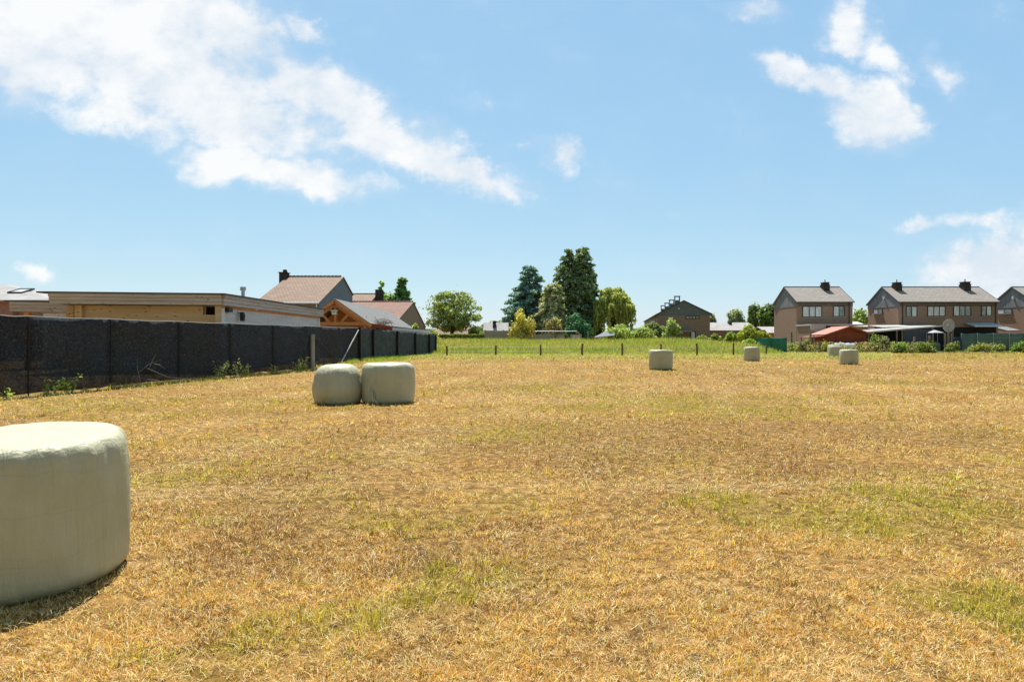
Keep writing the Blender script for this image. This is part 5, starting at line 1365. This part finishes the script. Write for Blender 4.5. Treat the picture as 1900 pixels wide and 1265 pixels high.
for k in range(70):
    c = Vector((o_.x + random.gauss(0, .55), o_.y + random.gauss(0, .4), o_.z + abs(random.gauss(0, .22)) + .05)); d = Vector((random.gauss(0, 1), random.gauss(0, .6), random.gauss(.15, .45))).normalized() * random.uniform(.2, .55)
    mb.tube([c - d, c + Vector((0, 0, .05)), c + d], [.022, .02, .008], 4)
mb.build('twigs', M['oldwood'], br)

# ------------------------------------------------------------------ middle distance
# brown terrace with four chimneys
ZT = 100.0; ST = F / ZT; rot = R(-8.6)
tx0, txa, tx1 = PX(1222.5, ZT), PX(1268.5, ZT), PX(1313.5, ZT); gt = g1(tx1, ZT)
tr = empty('terrace_house', (tx0, ZT + .6, gt), 'brown brick terrace end with dark gable and row of four chimneys', 'house', rz=rot)
WT = (tx1 - tx0) * 1.03; LT = 40.0; zeT = PZ(581, ZT) - gt; zrT = PZ(558, ZT) - gt; zcT = PZ(585.5, ZT) - gt; xm = WT / 2
MB().box(0, WT, 0, LT, -.3, zcT).build('wall', M['brick_b'], tr)
MB().poly([(-.03, -.04, zcT), (WT + .03, -.04, zcT), (WT + .03, -.04, zeT), (xm, -.04, zrT), (-.03, -.04, zeT)], (0, LT + .08, 0)).build('gable_cladding', M['darkclad'], tr)
rb = MB()
rb.slab((-.35, -.25, zeT - .12), (-.35 + 0, LT + .2, zeT - .12), (xm, LT + .2, zrT + .1), (xm, -.25, zrT + .1), -.12)
rb.slab((WT + .35, LT + .2, zeT - .12), (WT + .35, -.25, zeT - .12), (xm + .003, -.25, zrT + .1), (xm + .003, LT + .2, zrT + .1), -.12)
rb.build('roof', M['roof_edge'], tr)
for k in range(4):
    y = 2.6 + 9.2 * k; x = xm - .75
    c = MB(); c.box(x - .42, x + .42, y - .45, y + .45, zrT - .6, zrT + .25); ch = c.build('chimney', M['clad'], tr)
    c = MB(); c.box(x - .42, x - .3, y - .4, y + .4, zrT + .25, zrT + .78); c.box(x + .3, x + .42, y - .4, y + .4, zrT + .25, zrT + .78); c.box(x - .46, x + .46, y - .46, y + .46, zrT + .78, zrT + .92); c.build('cowl', M['clad'], ch)
def tl(x): return (PX(x, ZT) - tx0) * 1.02
window(tr, tl(1271.5), tl(1296), PZ(591.5, ZT) - gt, PZ(586, ZT) - gt, -.002, 4, ['pane_dark'] * 4, False, .1)
MB().box(tl(1258.5), tl(1261), -.2, -.05, PZ(573.5, ZT) - gt, PZ(571, ZT) - gt).build('wall_lamp', M['white'], tr)
MB().box(tl(1280), tl(1289.5), -.08, -.003, 0, PZ(614.5, ZT) - gt).build('door_frame', M['black_frame'], tr)
dr = MB().box(tl(1281.5), tl(1287.5), -.11, -.083, .1, PZ(616, ZT) - gt).build('door', M['white'], tr)
MB().slab((tl(1260), -1.2, PZ(614.3, ZT) - gt), (tl(1282), -1.2, PZ(614.3, ZT) - gt), (tl(1282), -.05, PZ(613, ZT) - gt), (tl(1260), -.05, PZ(613, ZT) - gt), .12).build('canopy', M['concrete'], tr)
for k in range(6):
    MB().box(-.03, -.002, 1.2 + 6 * k, 2.6 + 6 * k, zcT - 1.6, zcT - .3).build('side_window', M['black_frame'], tr)

def low_house(name, label, x0, x1, yr_, ye, Z, D, roof, wall, chim=None, sk=0.0):
    X0, X1 = PX(x0, Z), PX(x1, Z); g = g1((X0 + X1) / 2, Z); root = empty(name, (X0, Z, g), label, 'house'); o = root.location
    e, r = PZ(ye, Z), PZ(yr_, Z + D / 2)
    MB(o).poly([(X0 + .2, Z, g - .3), (X0 + .2, Z + D, g - .3), (X0 + .2, Z + D, e - .1), (X0 + .2, Z + D / 2, r - .12), (X0 + .2, Z, e - .1)], (X1 - X0 - .4, 0, 0)).build('wall', M[wall], root)
    rb = MB(o)
    rb.slab((X0 - .2, Z - .3, e - .12), (X1 + .2, Z - .3, e - .12), (X1 + .2, Z + D / 2, r), (X0 - .2, Z + D / 2, r), .1)
    rb.slab((X1 + .2, Z + D + .3, e - .12), (X0 - .2, Z + D + .3, e - .12), (X0 - .2, Z + D / 2 + .003, r), (X1 + .2, Z + D / 2 + .003, r), .1)
    rb.build('roof', M[roof], root)
    if chim:
        for (cx_, w_, yt_, m_) in chim:
            xc2 = PX(cx_, Z + D / 2 - 1); ww = w_ * Z / F / 2
            MB(o).box(xc2 - ww, xc2 + ww, Z + D / 2 - 1.5, Z + D / 2 - .5, e, PZ(yt_, Z + D / 2 - 1)).build('chimney', M[m_], root)
    return root
low_house('bungalow', 'long low house with mauve brown roof behind the dark clipped hedge', 806, 876, 604.5, 620.5, 118, 9, 'tile', 'brick_y')
low_house('bungalow', 'long low building with pale grey roof right of the terrace', 1310, 1404, 598.3, 611.5, 112, 9, 'greyroof', 'brick_b', [(1354, 5, 597, 'chimney')])
low_house('bungalow', 'white roofed outbuilding in the gap between the two big brick houses', 1579, 1612, 597, 604, 108, 8, 'white', 'brick_a')
low_house('bungalow', 'pale roof just left of the detached brick house', 1424, 1452, 606, 616, 106, 8, 'greyroof', 'brick_a')
low_house('garden_shed', 'little shed with pale grey roof above the concrete wall', 899, 941, 598.5, 612, 98, 4, 'greyroof', 'brick_b', [(917.5, 6, 595.5, 'chimney')])

def wall_thing(name, label, x0, x1, yt, Z, m, th=.18, posts=0, yt2=None):
    X0, X1 = PX(x0, Z), PX(x1, Z); g = g1((X0 + X1) / 2, Z); root = empty(name, (X0, Z, g), label, 'wall'); o = root.location
    zt = PZ(yt, Z); n_ = max(1, posts)
    for k in range(n_):
        a, b = X0 + (X1 - X0) * k / n_, X0 + (X1 - X0) * (k + 1) / n_
        MB(o).box(a + .03, b - .03, Z, Z + th, g - .3, zt + random.uniform(-.03, .03)).build('panel', M[m], root)
    for k in range(n_ + 1):
        a = X0 + (X1 - X0) * k / n_; MB(o).box(a - .09, a + .09, Z - .05, Z + th + .05, g - .3, zt + .1).build('post', M['concrete'], root)
    return root
wall_thing('concrete_wall', 'grey green concrete wall under the small grey roofed shed', 900, 951, 613.3, 94, 'concrete', posts=3)
wall_thing('concrete_wall', 'low grey concrete panel wall right of the yellow green shrub', 975, 1046, 620, 95, 'concrete', posts=4)
wall_thing('concrete_wall', 'short cream wall panel below the ivy dark shrub', 1060, 1078, 621, 94.5, 'cream', posts=1)
wall_thing('picket_wall', 'low dark boundary fence of boards below the clipped hedge', 812, 898, 629.5, 90, 'darkclad', th=.06, posts=9)

pf = empty('pipe_frame', (PX(995, 91), 91, g1(PX(995, 91), 91)), 'pale metal pipe frame standing in the tall meadow grass', 'frame'); o_ = pf.location
q0, q1 = PX(993, 91), PX(1070, 91); zt = PZ(614.6, 91)
MB(o_).tube([(q0, 91, zt), (q1, 91, zt)], .06, 8).build('crossbar', M['metal'], pf)
for x in (q0, PX(1027, 91)): MB(o_).tube([(x, 91, o_.z - .2), (x, 91, zt)], .06, 8).build('leg', M['concrete'], pf)
MB(o_).tube([(q1, 91, zt), (q1 + .45, 91, zt - .5), (q1 + .6, 91, o_.z - .2)], .06, 8).build('leg', M['concrete'], pf)
MB(o_).tube([(q1 + .1, 93, o_.z - .2), (q1, 91, zt)], .05, 8).build('leg', M['concrete'], pf)
post_thing('tall thin grey pole beside the dark ivy covered shrub', 1091, 613.5, 91, .07, 0, m='concrete')
tp = empty('tarp_shelter', (PX(1115, 94), 94, g1(PX(1115, 94), 94)), 'low shelter under a pale blue tarpaulin below the willow', 'shelter'); o_ = tp.location
MB(o_).slab((PX(1099, 94), 93, PZ(626, 94)), (PX(1139, 94), 93, PZ(622, 94)), (PX(1139, 94), 96, PZ(614, 94)), (PX(1127, 94), 96, PZ(614.5, 94)), .05).build('tarpaulin', M['tarp_blue'], tp)
for x in (1102, 1136): MB(o_).tube([(PX(x, 94), 93.1, o_.z - .2), (PX(x, 94), 93.1, PZ(624.5, 94))], .04, 6).build('pole', M['metal'], tp)

# ------------------------------------------------------------------ trees and shrubs
broadleaf('walnut_tree', 'airy round crowned tree with sky showing through, alone left of centre', 'tree', 838, 531, 108, 116, (.095, .13, .04), (.19, .235, .08), n=4600, leaf=.25, clump=.17, nclump=64, ycrown=624, open_=True, seed=1)
conifer('conifer_tree', 'dark dense conifer behind the tiled roof, tallest of the three there', 746, 514, 112, 52, (.025, .06, .02), (.06, .11, .035), n=5200, leaf=.3, ybot=590, droop=-.15, top=.2, layers=14, seed=4, profile=.8)
conifer('conifer_tree', 'thin light green conifer top right of the square brick chimney', 708, 522, 114, 40, (.06, .1, .03), (.12, .17, .05), n=1700, leaf=.3, ybot=590, droop=-.3, top=.12, layers=9, seed=5, gaps=.35)
broadleaf('leafy_tree', 'bright green leafy tree between two conifers above the pantile roof', 'tree', 724, 537, 113, 46, (.09, .14, .03), (.19, .24, .06), n=2200, leaf=.28, clump=.3, nclump=16, seed=6)
conifer('blue_cedar', 'blue grey cedar with flat layered branches, left of the tall conifers', 982, 493, 112, 120, (.028, .055, .05), (.075, .115, .105), n=22000, leaf=.25, ybot=622, droop=.02, top=.12, layers=22, seed=7, profile=.6)
conifer('conifer_tree', 'tallest ragged conifer with two tops in the middle of the photo', 1067, 457, 112, 122, (.03, .048, .026), (.085, .11, .06), n=30000, leaf=.26, ybot=632, droop=.32, top=.1, layers=30, seed=8, leads=2, profile=.5, gaps=.16)
conifer('conifer_tree', 'grey brown conifer in front of the tall pair, its dry twigs showing', 1024, 524, 107, 92, (.075, .08, .045), (.14, .15, .09), n=13000, leaf=.23, ybot=626, droop=.25, top=.3, layers=18, seed=9, profile=.8)
conifer('conifer_tree', 'near black conifer behind and right of the tallest one', 1098, 502, 115, 56, (.018, .03, .02), (.04, .06, .035), n=6000, leaf=.3, ybot=625, droop=.2, top=.25, layers=16, seed=19, profile=.9)
willow('weeping_willow', 'weeping willow with yellow green hanging strands right of the conifers', 1138, 523, 110, 80, (.15, .19, .045), (.32, .35, .11), n=12000, leaf=.27)
shrub('golden_shrub', 'yellow green feathery shrub standing in the meadow left of centre', 'shrub', 967, 573.5, 93, 56, (.22, .21, .05), (.42, .38, .1), n=4200, leaf=.18, seed=11, nclump=16, ragged=.7)
shrub('pale_shrub', 'dry pale green bush under the tall conifers', 'shrub', 1028, 583, 96, 40, (.17, .16, .07), (.3, .28, .13), n=2400, leaf=.18, seed=12, ragged=.5)
shrub('ivy_shrub', 'deep bluish green bush at the foot of the tallest conifer', 'shrub', 1071, 575, 97, 62, (.018, .07, .03), (.06, .16, .075), n=4200, leaf=.2, seed=13, nclump=18)
for k, (lab, x, yt, Z, w, c1, c2) in enumerate((
        ('light green flowering bush right of the blue tarp shelter', 1150, 598, 96, 70, (.12, .18, .035), (.28, .33, .1)),
        ('rounded green bush between the tarp shelter bush and the tall pointed one', 1190, 602, 97, 74, (.1, .15, .03), (.24, .29, .08)),
        ('greyish green bush left of the terrace, behind the lower bushes', 1214, 595, 99, 54, (.09, .12, .04), (.2, .23, .09)),
        ('tall pointed pale green bush before the terrace wall', 1246, 586, 95, 38, (.13, .18, .05), (.3, .34, .13)),
        ('low dark bush at the foot of the terrace wall', 1262, 621, 94, 26, (.07, .11, .02), (.16, .2, .05)))):
    shrub('garden_bush', lab, 'bush', x, yt, Z, w, c1, c2, n=3000, leaf=.2, seed=20 + k, ragged=.4 if k == 3 else .1, nclump=15, group='bushes along the far garden edge')
for k, (lab, x, yt, Z, w, c1, c2) in enumerate((
        ('small rounded clipped bush at the left end of the bright hedge', 1300, 618, 90, 28, (.08, .12, .015), (.2, .25, .04)),
        ('bright green clipped bush second from the left in the hedge row', 1326, 611, 90, 34, (.09, .13, .015), (.22, .27, .045)),
        ('rounded clipped bush left of the tallest hump of the hedge row', 1354, 611, 90, 36, (.08, .13, .015), (.2, .26, .04)),
        ('tallest yellow green hump of the clipped hedge row', 1388, 598, 89, 56, (.1, .14, .015), (.26, .29, .04)),
        ('yellow topped clipped bush touching the detached house', 1418, 605, 88, 30, (.12, .14, .015), (.3, .3, .04)),
        ('low bright bush in front of the green tarpaulin end', 1393, 627, 76, 34, (.1, .16, .02), (.22, .29, .06)))):
    shrub('clipped_bush', lab, 'bush', x, yt, Z, w, c1, c2, n=3000, leaf=.15, seed=40 + k, nclump=14, group='clipped bushes left of the detached house')
for k, (lab, x, yt, Z, w, c1, c2) in enumerate((
        ('pale green round tree, leftmost of the three behind the grey roof', 1366, 568, 128, 36, (.13, .16, .07), (.23, .26, .12)),
        ('round leafy tree, middle of the three behind the grey roof', 1402, 559, 126, 36, (.06, .1, .025), (.16, .2, .06)),
        ('dark round leafy tree touching the detached house', 1427, 558, 122, 44, (.045, .085, .02), (.13, .18, .045)),
        ('small distant tree just right of the terrace gable', 1320, 579, 150, 24, (.1, .13, .05), (.18, .21, .09)),
        ('bright leafy tree in the gap between the two brick houses', 1596, 569, 125, 40, (.11, .16, .03), (.25, .29, .09)))):
    broadleaf('round_tree', lab, 'tree', x, yt, Z, w, c1, c2, n=2600, leaf=.3, clump=.34, nclump=18, seed=60 + k, group='leafy trees behind the right hand roofs')
for k, (lab, x, yt, Z, w, c1, c2) in enumerate((
        ('dark low tree behind the small grey roofed shed', 925, 589, 125, 60, (.04, .06, .03), (.1, .13, .07)),
        ('green bush between the mauve roof and the small shed', 884, 602, 104, 36, (.06, .1, .02), (.16, .2, .05)),
        ('yellowish bush over the far end of the black fence', 800, 603, 92, 40, (.13, .17, .04), (.27, .3, .09)),
        ('light green sapling before the brown brick gable', 771, 592, 73, 26, (.15, .2, .04), (.3, .33, .09)))):
    shrub('garden_shrub', lab, 'shrub', x, yt, Z, w, c1, c2, n=1800 if k else 2600, leaf=.2 if k else .26, seed=80 + k, ragged=.2)
hedge('clipped_hedge', 'long clipped hedge with sunlit top and dark side left of the shed', (PX(812, 97), 97), (PX(902, 97), 97), PZ(621.5, 97) - g1(PX(860, 97), 97), 1.2, (.035, .06, .012), (.14, .18, .03), 7000, lump=.04)

# distant line of trees that closes the horizon
n = 26000; X = RNG.uniform(-170, 260, n); Y = 215 + 40 * RNG.uniform(0, 1, n)
hh = 4.2 + 3.6 * fbm(X * .05, X * 0 + 2, 171, 4)
z = RNG.uniform(0, 1, n) ** .7 * hh
pp = np.column_stack([X, Y, gz(X, Y) + z])
tl_ = leaves('distant_treeline', pp, RNG.normal(size=(n, 3)) + np.array([0, -.4, .5]), RNG.uniform(.4, 1.1, n), tints(n, (.06, .085, .045), (.13, .16, .08)), M['leaf'])
tag(tl_, 'faint line of distant trees along the horizon', 'treeline', kind='stuff')

# weeds along the far right edge of the field, and the shrubs that stand in them
n = 19000; X = RNG.uniform(PX(1455, 72), PX(2010, 72), n); Y = 71.9 + RNG.uniform(0, 3.4, n) ** 1.3
hh = (.1 + 1.15 * sstep(.4, .75, fbm(X * .45, Y * .4, 191, 4))) * sstep(0, .9, Y - 71.6)
z = RNG.uniform(0, 1, n) ** .8 * hh
pp = np.column_stack([X, Y, gz(X, Y) + z])
col = tints(n, (.08, .115, .025), (.2, .23, .07)); dry = fbm(X * .9, Y, 197, 3) > .52; col[dry] = tints(int(dry.sum()), (.17, .15, .08), (.28, .25, .14))
wl = leaves('edge_weeds', pp, RNG.normal(size=(n, 3)) + np.array([0, -.3, .6]), RNG.uniform(.06, .16, n), col, M['leaf'], aspect=.45)
tag(wl, 'tangled weeds along the far right edge of the field', 'weeds', kind='stuff')
for k, (lab, x, yt, Z, w, c1, c2, rg) in enumerate((
        ('yellow flowering bush left of the clustered bales', 1529, 636, 72.3, 22, (.17, .19, .03), (.36, .36, .08), .2),
        ('small topiary like bush before the cream panel', 1498, 628, 73, 16, (.1, .15, .03), (.28, .3, .07), .1),
        ('reddish brown bush beside the thin green post', 1488, 640, 72.6, 20, (.16, .14, .06), (.34, .28, .12), .3),
        ('leafy bush immediately right of the red shed', 1621, 621, 73.5, 30, (.13, .19, .05), (.3, .34, .12), .3),
        ('pale dusty bush left of the old grey post', 1640, 628, 73.2, 22, (.17, .18, .1), (.33, .33, .2), .4),
        ('fresh green low bush under the lean-to roof', 1668, 636, 72.6, 24, (.12, .2, .03), (.27, .36, .08), .1),
        ('low green bush left of the upright post', 1712, 636, 72.8, 26, (.1, .16, .03), (.24, .3, .07), .2),
        ('dark climbing plant around the upright post', 1727, 632, 73.1, 18, (.05, .09, .02), (.14, .19, .05), .3),
        ('pale green bush below the satellite dish', 1766, 637, 73, 26, (.15, .2, .05), (.32, .36, .12), .2),
        ('broad yellow green bush under the green windbreak', 1812, 637, 73.2, 44, (.15, .18, .03), (.34, .36, .09), .15),
        ('low bush in the middle of the green windbreak', 1848, 641, 73.2, 30, (.13, .17, .04), (.3, .32, .1), .2),
        ('dark leaved bush at the right edge before the windbreak', 1890, 635, 72.8, 36, (.07, .14, .025), (.2, .28, .06), .2))):
    shrub('edge_bush', lab, 'bush', x, yt, Z, w, tuple(.68 * v for v in c1), tuple(.68 * v for v in c2), n=1700, leaf=.1, seed=120 + k, ragged=rg + .35, nclump=12, group='bushes at the garden end of the field')
